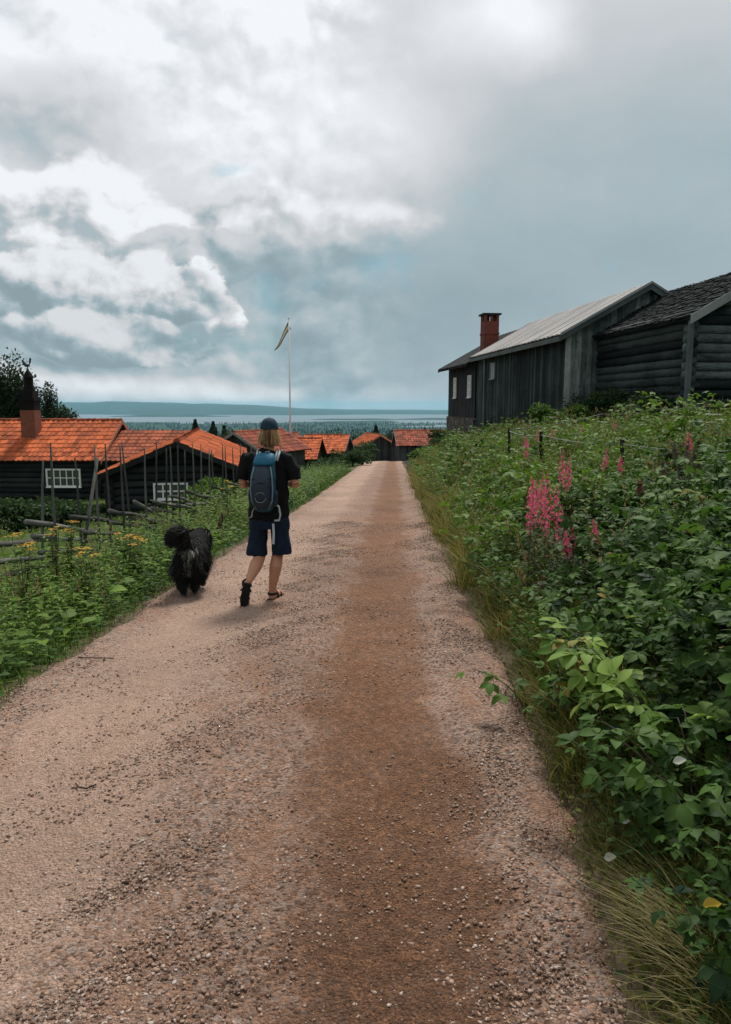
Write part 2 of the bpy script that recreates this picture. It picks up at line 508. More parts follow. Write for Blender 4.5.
class MB:
    def __init__(self):
        self.V = []; self.F = []; self.A = []; self.n = 0

    def add(self, V, F, var=None):
        v = random.random() if var is None else var
        self.V.extend(map(tuple, V)); self.F.extend([tuple(i + self.n for i in f) for f in F])
        self.A.extend([v] * len(V)); self.n += len(V)
        return self

    def box(self, lo, hi, var=None, mat=None):
        x0, y0, z0 = lo; x1, y1, z1 = hi
        V = [(x0, y0, z0), (x1, y0, z0), (x1, y1, z0), (x0, y1, z0), (x0, y0, z1), (x1, y0, z1), (x1, y1, z1), (x0, y1, z1)]
        if mat is not None:
            V = [tuple(mat @ Vector(v)) for v in V]
        return self.add(V, [(3, 2, 1, 0), (4, 5, 6, 7), (0, 1, 5, 4), (1, 2, 6, 5), (2, 3, 7, 6), (3, 0, 4, 7)], var)

    def prism(self, poly, vec, var=None):
        """poly: list of 3D points, extruded along vec"""
        n = len(poly); vec = Vector(vec)
        V = [tuple(p) for p in poly] + [tuple(Vector(p) + vec) for p in poly]
        F = [tuple(range(n))[::-1], tuple(range(n, 2 * n))] + [(i, (i + 1) % n, n + (i + 1) % n, n + i) for i in range(n)]
        return self.add(V, F, var)

    def tube(self, pts, rad, seg=8, var=None, sq=None):
        pts = [Vector(p) for p in pts]
        if isinstance(rad, (int, float)): rad = [rad] * len(pts)
        V = []; F = []
        up = Vector((0, 0, 1))
        d0 = (pts[-1] - pts[0]).normalized()
        if abs(d0.z) > .8: up = Vector((0, 1, 0))
        for i, p in enumerate(pts):
            d = (pts[min(i + 1, len(pts) - 1)] - pts[max(i - 1, 0)]).normalized()
            s = d.cross(up)
            if s.length < 1e-4: s = d.cross(Vector((1, 0, 0)))
            s.normalize(); t = s.cross(d).normalized()
            r = rad[i]
            rs, rt = (r, r) if isinstance(r, (int, float)) else r
            for k in range(seg):
                a = 2 * math.pi * k / seg
                V.append(p + s * rs * math.cos(a) + t * rt * math.sin(a))
        for i in range(len(pts) - 1):
            for k in range(seg):
                a = i * seg + k; b = i * seg + (k + 1) % seg
                F.append((a, b, b + seg, a + seg))
        F.append(tuple(range(seg))[::-1]); L = (len(pts) - 1) * seg
        F.append(tuple(range(L, L + seg)))
        return self.add(V, F, var)

    def ball(self, c, r, nu=14, nv=9, var=None, mat=None):
        rx, ry, rz = (r, r, r) if isinstance(r, (int, float)) else r
        V = [(0, 0, -rz)]; F = []
        for j in range(1, nv):
            th = math.pi * j / nv
            for i in range(nu):
                ph = 2 * math.pi * i / nu
                V.append((rx * math.sin(th) * math.cos(ph), ry * math.sin(th) * math.sin(ph), -rz * math.cos(th)))
        V.append((0, 0, rz)); top = len(V) - 1
        for i in range(nu):
            F.append((0, 1 + (i + 1) % nu, 1 + i))
            F.append((top, top - nu + i, top - nu + (i + 1) % nu))
        for j in range(nv - 2):
            for i in range(nu):
                a = 1 + j * nu + i; b = 1 + j * nu + (i + 1) % nu
                F.append((a, b, b + nu, a + nu))
        mt = Matrix.Translation(c) @ (mat if mat is not None else Matrix.Identity(4))
        return self.add([tuple(mt @ Vector(v)) for v in V], F, var)

    def mesh(self, name, smooth=False):
        me = bpy.data.meshes.new(name)
        me.from_pydata(self.V, [], self.F)
        a = me.attributes.new('var', 'FLOAT', 'POINT')
        a.data.foreach_set('value', self.A)
        if smooth:
            me.polygons.foreach_set('use_smooth', [True] * len(me.polygons))
        me.update()
        return me

    def build(self, name, mat, parent=None, smooth=False):
        return mesh_obj(name, self.mesh(name, smooth), mat, parent)


def fuse(mb, name, mat, parent=None, voxel=.008, smooth_it=4, wobble=0.0, wscale=6.0):
    """merge overlapping closed pieces into ONE continuous surface (voxel remesh, smoothed, baked)"""
    tmp = bpy.data.objects.new('tmp', mb.mesh('tmp'))
    COL.objects.link(tmp)
    md = tmp.modifiers.new('r', 'REMESH'); md.mode = 'VOXEL'; md.voxel_size = voxel; md.use_smooth_shade = True
    sm = tmp.modifiers.new('s', 'SMOOTH'); sm.factor = .5; sm.iterations = smooth_it
    dg = bpy.context.evaluated_depsgraph_get()
    me = bpy.data.meshes.new_from_object(tmp.evaluated_get(dg))
    bpy.data.objects.remove(tmp)
    me.name = name
    if wobble:
        n = len(me.vertices); co = np.empty(n * 3, np.float32); me.vertices.foreach_get('co', co); co = co.reshape(-1, 3)
        no = np.empty(n * 3, np.float32); me.vertices.foreach_get('normal', no); no = no.reshape(-1, 3)
        d = np.array([mnoise.noise(Vector((c[0] * wscale, c[1] * wscale, c[2] * wscale * .7))) for c in co])
        d += .5 * np.array([mnoise.noise(Vector((c[0] * wscale * 3, c[1] * wscale * 3, c[2] * wscale * 1.6))) for c in co])
        co += no * (d * wobble)[:, None]
        me.vertices.foreach_set('co', co.ravel()); me.update()
    me.materials.clear()
    return mesh_obj(name, me, mat, parent)


def nrm(v):
    return v / np.maximum(np.linalg.norm(v, axis=-1, keepdims=True), 1e-9)


class Leaves:
    """collects leaf-shaped faces (folded, drooping) and blades, vectorised"""
    def __init__(self):
        self.V = []; self.F = []; self.A = []; self.n = 0

    def leaves(self, P, T, N, L, W, droop=.25, fold=.12, var=None, prof=(.10, .72, 1.0, .72, .04)):
        P = np.asarray(P, float); n = len(P)
        if n == 0: return self
        T = nrm(np.asarray(T, float)); S = nrm(np.cross(T, N)); N = np.cross(S, T)
        L = np.broadcast_to(np.asarray(L, float), (n,)); W = np.broadcast_to(np.asarray(W, float), (n,))
        if var is None: var = rng.random(n)
        var = np.broadcast_to(var, (n,))
        k = len(prof); s = np.linspace(0, 1, k); pr = np.asarray(prof)
        c = P[:, None] + T[:, None] * (L[:, None] * s)[..., None] - N[:, None] * (L[:, None] * droop * s ** 2)[..., None]
        off = S[:, None] * (W[:, None] * .5 * pr)[..., None]; up = N[:, None] * (W[:, None] * fold * pr)[..., None]
        V = np.stack([c - off + up, c, c + off + up], 2)           # n,k,3,3
        base = np.arange(n)[:, None, None] * (k * 3) + self.n
        r = np.arange(k - 1)[None, :, None] * 3; q_ = np.arange(2)[None, None, :]
        a = base + r + q_
        F = np.stack([a, a + 1, a + 4, a + 3], -1).reshape(-1, 4)
        self.V.append(V.reshape(-1, 3)); self.F.append(F); self.A.append(np.repeat(var, k * 3)); self.n += n * k * 3
        return self

    def blades(self, P, H, W, dirs, lean, var=None, seg=4, up=(0, 0, 1)):
        """grass-like blades; dirs = horizontal unit vector of the lean"""
        P = np.asarray(P, float); n = len(P)
        if n == 0: return self
        if var is None: var = rng.random(n)
        s = np.linspace(0, 1, seg)
        H = np.broadcast_to(H, (n,)); W = np.broadcast_to(W, (n,)); lean = np.broadcast_to(lean, (n,))
        up = np.asarray(up, float)
        c = P[:, None] + up * (H[:, None] * (s - .35 * lean[:, None] * s ** 2))[..., None] + dirs[:, None] * (H[:, None] * lean[:, None] * s ** 1.8)[..., None]
        side = nrm(np.cross(dirs, up) + rng.normal(0, .5, (n, 3)) * np.array([1, 1, .2]))
        wd = (1 - s ** 1.5) * .9 + .1
        off = side[:, None] * (W[:, None] * .5 * wd)[..., None]
        V = np.stack([c - off, c + off], 2)
        base = np.arange(n)[:, None] * (seg * 2) + self.n
        a = base + np.arange(seg - 1)[None] * 2
        F = np.stack([a, a + 1, a + 3, a + 2], -1).reshape(-1, 4)
        self.V.append(V.reshape(-1, 3)); self.F.append(F); self.A.append(np.repeat(var, seg * 2)); self.n += n * seg * 2
        return self

    def arrays(self):
        return np.concatenate(self.V), np.concatenate(self.F), np.concatenate(self.A)

    def append(self, arr, M4=None, dv=0.0):
        V, F, A = arr
        if M4 is not None:
            m = np.array(M4); V = V @ m[:3, :3].T + m[:3, 3]
        self.V.append(V); self.F.append(F + self.n); self.A.append(np.clip(A + dv, 0, 1)); self.n += len(V)

    def mesh(self, name):
        V, F, A = self.arrays()
        return fast_mesh(name, V, F, A, smooth=True)

    def build(self, name, mat, parent=None):
        return mesh_obj(name, self.mesh(name), mat, parent)


def rand_dirs(n):
    a = rng.random(n) * 2 * math.pi
    return np.stack([np.cos(a), np.sin(a), np.zeros(n)], -1)


# ------------------------------------------------------------------ terrain
_ly = [-60, 0, 4.45, 7.5, 12.4, 21.75, 45, 73.7, 98, 200]
_lx = [-2.45, -2.38, -2.31, -2.24, -2.05, -1.65, -1.0, -0.1, 0.6, 4.0]
_ry = [-60, 1.83, 2.4, 3.2, 4.45, 10.2, 40.6, 70, 98, 200]
_rx = [.70, .79, .84, .92, 1.02, 1.20, 2.45, 3.5, 4.9, 9.5]
road_l = lambda y: np.interp(y, _ly, _lx)
road_r = lambda y: np.interp(y, _ry, _rx)
_zy = [-200, 0, 75, 90, 110, 200, 600, 1500, 3000, 6800, 8200, 40000]
_zz = [10.8, 0, -4.05, -5.1, -7.0, -17, -62, -116, -136, -149.3, -158, -220]


def smoothn(x, y, s):
    return (np.sin(x * s + 1.3) * np.cos(y * s * .83 + .4) + .6 * np.sin(x * s * 2.1 - y * s * 1.7 + 2.0) + .3 * np.cos(x * s * 4.3 + y * s * 3.9))


def H(x, y):
    x = np.asarray(x, float); y = np.asarray(y, float)
    z = np.interp(y, _zy, _zz)
    tr = np.maximum(x - road_r(y), 0); tl = np.maximum(road_l(y) - x, 0)
    amp = np.interp(y, [-10, 0, 26, 42, 60, 85, 200], [1.0, 1.0, 2.0, 2.0, 1.0, .3, 0])
    z = z + amp * (1 - np.exp(-tr / 2.2)) + np.interp(tr, [0, 15, 60, 400], [0, .75, 1.5, -20]) * np.interp(y, [0, 60, 100], [1, 1, .2])
    z = z - np.interp(tl, [0, .5, 2, 30, 200, 4000], [0, .10, .16, 2.9, 15, 60]) * np.interp(y, [0, 200, 1500], [1, 1, 0])
    off = np.minimum(np.maximum(tr, tl) / 1.0, 1)
    z = z + off * .06 * smoothn(x, y, 1.1)
    far = np.clip((y - 250) / 1500, 0, 1)
    z = z + far * 4.0 * smoothn(x, y, .0021)
    return z


def zr(y):
    return np.interp(y, _zy, _zz)


def graded(lo, hi, fine, growth, start=0.0):
    """grid coordinates: spacing 'fine' near start growing geometrically outwards"""
    out = [start]; s = fine; p = start
    while p < hi:
        p += s; out.append(min(p, hi)); s *= growth
    s = fine; p = start; neg = []
    while p > lo:
        p -= s; neg.append(max(p, lo)); s *= growth
    return np.array(sorted(set(neg + out)))


def sheet(name, X, Y, zf, mat, kind='structure', smooth=True, vf=None):
    gx, gy = np.meshgrid(X, Y)
    gz = zf(gx, gy)
    V = np.stack([gx, gy, gz], -1).reshape(-1, 3)
    nx, ny = len(X), len(Y)
    i = np.arange(ny - 1)[:, None] * nx + np.arange(nx - 1)[None]
    F = np.stack([i, i + 1, i + nx + 1, i + nx], -1).reshape(-1, 4)
    o = mesh_obj(name, fast_mesh(name, V, F, np.zeros(len(V)) if vf is None else vf(gx, gy).ravel(), smooth), mat)
    return props(o, kind=kind)


def ground_mat(gg):
    geo = gg.node('ShaderNodeNewGeometry').outputs['Position']
    n = gg.noise(geo, 1.3, 6, .6); n2 = gg.noise(geo, 9, 5, .6); n3 = gg.noise(geo, .012, 8, .7)
    near = gg.mix(n, (.035, .030, .016), (.052, .080, .020))
    near = gg.mix(gg.step(n2, .35, .7), near, (.085, .115, .030))
    s = gg.sep(geo)
    # right bank soil coloured dark to show thicket shadow, lawn on the left
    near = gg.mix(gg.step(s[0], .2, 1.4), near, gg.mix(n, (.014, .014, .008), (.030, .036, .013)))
    near = gg.mix(gg.step(gg.m('ADD', gg.attr('var'), gg.m('MULTIPLY', gg.m('SUBTRACT', n2, .5), .5)), .06, .26), gg.mix(n2, (.07, .05, .035), (.17, .12, .09)), near)
    far = gg.mix(gg.step(n3, .35, .7), (.008, .030, .019), (.026, .058, .028))
    c = gg.mix(gg.step(s[1], 110, 300), near, far)
    return pbsdf(gg, c, .95, n2, .6, .03, .1)


M['ground_mat'] = material('ground_mat', ground_mat)


def ground_z(x, y):
    z = H(x, y)
    inside = (x > road_l(y) - .0) & (x < road_r(y) + .0) & (y < 125)
    return z - np.where(inside, .06, .0)


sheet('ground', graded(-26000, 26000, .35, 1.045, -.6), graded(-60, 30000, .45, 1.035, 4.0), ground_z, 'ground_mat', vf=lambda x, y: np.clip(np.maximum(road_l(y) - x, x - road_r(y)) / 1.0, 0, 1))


def road_mat(gg):
    geo = gg.node('ShaderNodeNewGeometry').outputs['Position']
    u = gg.attr('var')                                  # 0 at the left edge, 1 at the right edge
    u = gg.m('SUBTRACT', u, gg.step(gg.sep(geo)[1], 5.0, 1.4, 0, .085))   # the track swings right close by
    uw = gg.m('ADD', u, gg.m('MULTIPLY', gg.m('SUBTRACT', gg.noise(scaled(gg, geo, (1, .45, 1)), 2.6, 8, .68), .5), .24))
    brown = gg.ramp(uw, [(0, 0), (.36, .0), (.46, .22), (.56, .30), (.63, .95), (.71, 1), (.79, .9), (.86, .15), (1, .05)], 'EASE')
    pale = gg.ramp(uw, [(0, .1), (.07, .2), (.14, .9), (.32, 1), (.42, .2), (.5, 0), (.88, .0), (1, .15)], 'EASE')
    c_st = gg.voronoi(geo, 75, 'F1', 'Color')
    d_st = gg.voronoi(geo, 75, 'F1', 'Distance')
    c_s2 = gg.sep(gg.voronoi(geo, 190, 'F1', 'Color'))[0]
    grit = gg.sep(c_st)[0]
    patch = gg.noise(scaled(gg, geo, (1.2, .5, 1)), 2.2, 7, .65)
    g3 = gg.sep(gg.voronoi(geo, 34, 'F1', 'Color'))
    d3 = gg.voronoi(geo, 34, 'F1', 'Distance')
    med = gg.noise(geo, 22, 6, .75)
    stone = gg.mix(grit, (.055, .030, .020), (.56, .365, .27))
    stone = gg.mix(gg.step(gg.sep(c_st)[1], .55, .8), stone, (.42, .345, .31))
    stone = gg.mix(gg.m('MULTIPLY', gg.step(g3[0], .72, .8), gg.step(d3, .6, .4)), stone, gg.mix(g3[1], (.08, .065, .06), (.50, .44, .41)))
    fine = gg.mix(c_s2, (.19, .096, .058), (.55, .335, .225))
    dirt = gg.mix(c_s2, (.125, .056, .026), (.43, .222, .115))
    dirt = gg.mix(gg.step(med, .45, .65), gg.v('SCALE', dirt, .7), dirt)
    loose = gg.step(patch, .25, .55)
    c = gg.mix(loose, fine, stone)
    c = gg.mix(gg.m('MULTIPLY', pale, .8), c, gg.mix(c_s2, (.34, .232, .175), (.61, .455, .37)))
    c = gg.mix(gg.m('MULTIPLY', brown, gg.m('ADD', .52, gg.m('MULTIPLY', gg.noise(geo, 3.2, 7, .72), .80), clamp=True)), c, dirt)
    big = gg.noise(geo, .6, 4, .5)
    c = gg.v('SCALE', c, gg.m('ADD', -.02, gg.m('ADD', gg.m('MULTIPLY', big, .66), gg.m('MULTIPLY', med, 1.05))))
    c = gg.v('MULTIPLY', c, (1.01, .94, .88))
    # brown track darkened close by, the rest of the road slightly
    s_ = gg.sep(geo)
    near_dark = gg.m('MULTIPLY', gg.step(gg.m('ADD', s_[1], gg.m('MULTIPLY', patch, 2.5)), 6.5, 2.0), gg.m('ADD', gg.m('MULTIPLY', brown, .78), .10))
    c = gg.mix(near_dark, c, gg.v('SCALE', c, .45))
    h = gg.m('ADD', gg.m('MULTIPLY', gg.m('SUBTRACT', 1, d_st), .8), gg.m('MULTIPLY', gg.noise(geo, 160, 3, .6), .7))
    return pbsdf(gg, c, .85, h, 1.0, .018, .25)


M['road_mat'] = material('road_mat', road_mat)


def rut(u, y):
    """cross profile: two shallow wheel tracks and loose ridges"""
    p = -.022 * np.exp(-((u - .20) / .09) ** 2) - .026 * np.exp(-((u - .71) / .10) ** 2) + .02 * np.exp(-((u - .47) / .09) ** 2) + .018 * np.exp(-((u - .93) / .05) ** 2)
    return p


def ragged(y, ph):
    return .035 * np.sin(y * 2.1 + ph) + .03 * np.sin(y * 4.7 + ph * 2) + .02 * np.sin(y * 11.3 + ph * 3) + .012 * np.sin(y * 29 + ph)


def build_road():
    U = np.linspace(0, 1, 61)
    Y = np.concatenate([np.arange(-3, 12, .06), graded(12, 125, .08, 1.02, 12)[1:]])
    l = road_l(Y) + ragged(Y, .3); r = road_r(Y) + ragged(Y, 1.9)
    gx = l[:, None] + (r - l)[:, None] * U[None]; gy = np.repeat(Y[:, None], len(U), 1)
    u = np.repeat(U[None], len(Y), 0)
    z = zr(gy) + rut(u, gy) + .004 * smoothn(gx, gy, 7) + .008
    z -= .05 * np.maximum(0, np.abs(u - .5) * 2 - .95) / .05      # edges dip into the verge
    V = np.stack([gx, gy, z], -1).reshape(-1, 3)
    nx = len(U); i = np.arange(len(Y) - 1)[:, None] * nx + np.arange(nx - 1)[None]
    F = np.stack([i, i + 1, i + nx + 1, i + nx], -1).reshape(-1, 4)
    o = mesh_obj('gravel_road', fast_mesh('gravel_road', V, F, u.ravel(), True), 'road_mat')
    props(o, kind='structure')


build_road()


def stones():
    """loose gravel lying on the road, thickest between and beside the wheel tracks"""
    n = 300000
    y = 1.3 + (rng.random(n) ** 1.7) * 14
    u = -.05 + 1.13 * rng.random(n)
    dens = .16 + .9 * np.exp(-((u - .46) / .11) ** 2) + .9 * np.exp(-((u - .93) / .07) ** 2) + .35 * np.exp(-((u - .03) / .05) ** 2)
    dens *= .55 + .55 * np.clip(smoothn(u * 3, y, 1.7), -.9, 1)
    keep = rng.random(n) < dens
    y = y[keep]; u = u[keep]; n = len(y)
    l = road_l(y); r = road_r(y)
    x = l + (r - l) * u
    z = np.where((u > .0) & (u < .985), zr(y) + rut(u, y) + .008, H(x, y) - .004)
    size = (.0018 + .0054 * rng.random(n) ** 2.6) * np.interp(y, [1.3, 5, 15], [1, 1.15, 1.5])
    t = (1 + 5 ** .5) / 2
    ico = np.array([(-1, t, 0), (1, t, 0), (-1, -t, 0), (1, -t, 0), (0, -1, t), (0, 1, t), (0, -1, -t), (0, 1, -t), (t, 0, -1), (t, 0, 1), (-t, 0, -1), (-t, 0, 1)]) / 1.9
    fi = np.array([(0, 11, 5), (0, 5, 1), (0, 1, 7), (0, 7, 10), (0, 10, 11), (1, 5, 9), (5, 11, 4), (11, 10, 2), (10, 7, 6), (7, 1, 8), (3, 9, 4), (3, 4, 2), (3, 2, 6), (3, 6, 8), (3, 8, 9), (4, 9, 5), (2, 4, 11), (6, 2, 10), (8, 6, 7), (9, 8, 1)])
    V = ico[None] * (1 + rng.normal(0, .36, (n, 12, 1)))
    V = V * (np.array([1, 1, .6]) * (1 + rng.normal(0, .2, (n, 3))))[:, None]
    a = rng.random(n) * 6.28; ca, sa = np.cos(a), np.sin(a)
    X = V[..., 0] * ca[:, None] - V[..., 1] * sa[:, None]; Yv = V[..., 0] * sa[:, None] + V[..., 1] * ca[:, None]
    V = np.stack([X, Yv, V[..., 2]], -1) * size[:, None, None] + np.stack([x, y, z + size * .25], -1)[:, None]
    F = fi[None] + (np.arange(n) * 12)[:, None, None]
    o = mesh_obj('gravel', fast_mesh('gravel', V.reshape(-1, 3), F.reshape(-1, 3), np.repeat(rng.random(n), 12)), 'stone_mat')
    props(o, kind='stuff')


def stone_mat(gg):
    v = gg.attr('var')
    c = gg.ramp(v, [(0, (.09, .056, .044)), (.35, (.20, .128, .095)), (.7, (.35, .235, .165)), (.9, (.40, .31, .26)), (1, (.44, .38, .34))])
    return pbsdf(gg, c, .9, gg.noise(objco(gg), 300, 3), .3, .002, .2)


M['stone_mat'] = material('stone_mat', stone_mat)
stones()


# lake, far shore and hills
def water(gg):
    geo = gg.node('ShaderNodeNewGeometry').outputs['Position']
    n = gg.noise(scaled(gg, geo, (.004, .0015, 1)), 1.0, 5, .6)
    return pbsdf(gg, (.03, .05, .06), .3, n, .05, 5.0, .5)


M['water_mat'] = material('water_mat', water)
sheet('lake', np.linspace(-26000, 26000, 30), np.linspace(5200, 16000, 30), lambda x, y: np.full_like(x, -150.0), 'water_mat')


def hill_mat(gg):
    geo = gg.node('ShaderNodeNewGeometry').outputs['Position']
    n = gg.noise(geo, .0025, 8, .65)
    return pbsdf(gg, gg.mix(gg.step(n, .35, .65), (.008, .028, .022), (.025, .055, .035)), .95, n, .3, 20, .1)


M['hill_mat'] = material('hill_mat', hill_mat)


def hill_z(x, y):
    a = x / y
    crest = np.interp(a, [-1.2, -.42, -.25, -.16, -.09, 0, .1, .4, 1.2], [270, 225, 205, 160, 85, 48, 40, 60, 120])
    crest = crest * (1 + .06 * np.sin(x * .0021) + .04 * np.sin(x * .0057 + 1))
    shore = 12300 + 500 * np.sin(a * 11) + 250 * np.sin(a * 31 + 1)
    t = np.clip((y - shore) / 3200, 0, 1)
    return -156 + (crest + 10) * (t ** .6) * np.where(y > 17500, .96, 1)


sheet('far_hills', np.linspace(-22000, 22000, 260), np.linspace(11000, 19000, 40), hill_z, 'hill_mat')


def headland(cx, cy, lx, ly, h):
    def f(x, y):
        r = ((x - cx) / lx) ** 2 + ((y - cy) / ly) ** 2
        return -152 + (h + 4) * np.clip(1 - r, 0, 1) ** .6 * (1 + .15 * np.sin(x * .01)) - .5
    sheet('headland', np.linspace(cx - lx * 1.05, cx + lx * 1.05, 60), np.linspace(cy - ly * 1.05, cy + ly * 1.05, 16), f, 'hill_mat')


headland(-2700, 10300, 850, 350, 26)
headland(700, 8100, 420, 160, 14)
headland(-100, 8000, 500, 150, 12)


# the forest of the valley: far trees as one mass
def cone_trees(n, xs, ys, hs, name):
    x = xs; y = ys; z = H(x, y)
    seg = 6; a = np.linspace(0, 2 * math.pi, seg, endpoint=False)
    tiers = np.array([(.0, .30, .9), (.45, .20, .8), (.0, 0, 0)])
    V = []; F = []
    ring1 = np.stack([np.cos(a), np.sin(a), np.zeros(seg)], -1)
    w = hs * (.17 + .12 * rng.random(n))
    base = np.stack([x, y, z - .5], -1)
    r0 = base[:, None] + ring1[None] * w[:, None, None] + np.array([0, 0, 1.]) * (hs * .10)[:, None, None]
    r1 = base[:, None] + ring1[None] * (w * .72)[:, None, None] * (1 + rng.normal(0, .15, (n, seg, 1))) + np.array([0, 0, 1.]) * (hs * .5)[:, None, None]
    top = (base + np.array([0, 0, 1.]) * hs[:, None])[:, None] + rng.normal(0, .2, (n, seg, 3)) * np.array([1, 1, .3])
    Vv = np.concatenate([r0, r1, top], 1).reshape(-1, 3)
    k = np.arange(seg); kn = (k + 1) % seg
    f = np.concatenate([np.stack([k, kn, kn + seg, k + seg], -1), np.stack([k + seg, kn + seg, kn + 2 * seg, k + 2 * seg], -1)])
    Ff = (f[None] + (np.arange(n) * 3 * seg)[:, None, None]).reshape(-1, 4)
    o = mesh_obj(name, fast_mesh(name, Vv, Ff, np.repeat(rng.random(n), 3 * seg)), 'far_canopy')
    props(o, kind='stuff')


def forest():
    n = 15000
    y = 170 * (6400 / 170) ** rng.random(n)
    a = -.62 + 1.2 * rng.random(n)
    x = a * y
    hs = (11 + 6 * rng.random(n)) * np.interp(y, [190, 400, 1500], [.55, .85, 1.3])
    cone_trees(n, x, y, hs, 'far_forest')


forest()


# ------------------------------------------------------------------ buildings
def tile_slope(mb, x_eave, z_eave, x_ridge, z_ridge, y0, y1, tile=.24, course=.36, amp=.035, lift=.03, jit=.0):
    """pantiles: waves along the eave direction, stepped courses up the slope (local ridge along y)"""
    dx, dz = x_ridge - x_eave, z_ridge - z_eave
    sl = math.hypot(dx, dz); nc = max(2, round(sl / course)); sgn = 1 if dx > 0 else -1
    nx, nz = -dz / sl * sgn, abs(dx) / sl
    nt = max(2, round((y1 - y0) / tile)); ss = 4
    ys = np.linspace(y0, y1, nt * ss + 1)
    ph = np.arange(nt * ss + 1) / ss * 2 * math.pi
    wave = amp * (np.maximum(np.sin(ph), -.4))
    for c in range(nc):
        a, b = c / nc, (c + 1.08) / nc
        col = None
        V = []; F = []
        for (t, e) in ((a, lift), (b, 0.0)):
            for k, yv in enumerate(ys):
                w = wave[k] + e + .02
                V.append((x_eave + dx * min(t, 1.02) + nx * w, yv, z_eave + dz * min(t, 1.02) + nz * w))
        n = len(ys)
        # per-tile variation: one strip per tile
        for tI in range(nt):
            vs = []; i0 = tI * ss; i1 = i0 + ss
            idx = list(range(i0, i1 + 1)) + list(range(n + i0, n + i1 + 1)); m = ss + 1
            j_ = random.uniform(-jit, jit); k_ = random.uniform(-jit, jit) * .6
            sub = [(V[i][0] + nx * j_ - dx / sl * k_, V[i][1] + k_ * .3, V[i][2] + nz * j_ - dz / sl * k_) for i in idx]
            # lip closing the lower end of the tile
            lip = [(p[0] - nx * .045, p[1], p[2] - nz * .045) for p in sub[:m]]
            fs = [(k, k + 1, m + k + 1, m + k) for k in range(ss)] + [(2 * m + k, 2 * m + k + 1, k + 1, k) for k in range(ss)]
            mb.add(sub + lip, fs)
    return mb


def roof_slab(mb, x_eave, z_eave, x_ridge, z_ridge, y0, y1, th=.07, drop=.0):
    dx, dz = x_ridge - x_eave, z_ridge - z_eave
    sl = math.hypot(dx, dz); sgn = 1 if dx > 0 else -1
    nx, nz = -dz / sl * sgn * th, abs(dx) / sl * th
    a = (x_eave, y0, z_eave - drop); b = (x_ridge, y0, z_ridge - drop)
    mb.prism([a, b, (b[0] - nx, y0, b[2] - nz), (a[0] - nx, y0, a[2] - nz)], (0, y1 - y0, 0))


def board_roof(mb, x_eave, z_eave, x_ridge, z_ridge, y0, y1, bw=.22, th=.03):
    """boards running from ridge to eave, alternately lapped"""
    y = y0; k = 0
    while y < y1 - .01:
        w = min(bw * random.uniform(.85, 1.15), y1 - y)
        lift = .02 if k % 2 else .0
        roof_slab(mb, x_eave + random.uniform(-.015, .015), z_eave, x_ridge, z_ridge, y, y + w - .006, th, -lift)
        y += w; k += 1


def window(root, mat4, w, h, nx, nz, frame='white_paint', pane='glass', fw=.07):
    """window facing local -y of mat4: casing with glazing bars, pane behind"""
    f = MB(); d = .06
    f.box((-w / 2 - fw, -d, -h / 2 - fw), (w / 2 + fw, .0, -h / 2), mat=mat4)
    f.box((-w / 2 - fw, -d, h / 2), (w / 2 + fw, .0, h / 2 + fw), mat=mat4)
    f.box((-w / 2 - fw, -d, -h / 2), (-w / 2, .0, h / 2), mat=mat4)
    f.box((w / 2, -d, -h / 2), (w / 2 + fw, .0, h / 2), mat=mat4)
    b = .022
    for i in range(1, nx):
        x = -w / 2 + w * i / nx; bb = b * (1.5 if nx % 2 == 0 and i == nx // 2 else 1)
        f.box((x - bb, -d + .012, -h / 2), (x + bb, -.012, h / 2), mat=mat4)
    for j in range(1, nz):
        z = -h / 2 + h * j / nz
        f.box((-w / 2, -d + .015, z - b), (w / 2, -.014, z + b), mat=mat4)
    fo = f.build('window', frame, root)
    p = MB(); p.box((-w / 2, -.02, -h / 2), (w / 2, -.008, h / 2), mat=mat4)
    p.build('pane', pane, fo)
    s = MB(); s.box((-w / 2 - fw - .03, -d - .05, -h / 2 - fw - .03), (w / 2 + fw + .03, -d + .04, -h / 2 - fw), mat=mat4)
    s.build('sill', frame, fo)


def side_mat(side, pos, z, xl, xr, L, depth=.0):
    """frame whose -y points out of the named wall; pos runs along that wall"""
    if side == 'front': return Matrix.Translation((pos, -depth, z))
    if side == 'left': return Matrix.Translation((xl - depth, pos, z)) @ Matrix.Rotation(R(-90), 4, 'Z')
    if side == 'right': return Matrix.Translation((xr + depth, pos, z)) @ Matrix.Rotation(R(90), 4, 'Z')
    return Matrix.Translation((pos, L + depth, z)) @ Matrix.Rotation(R(180), 4, 'Z')


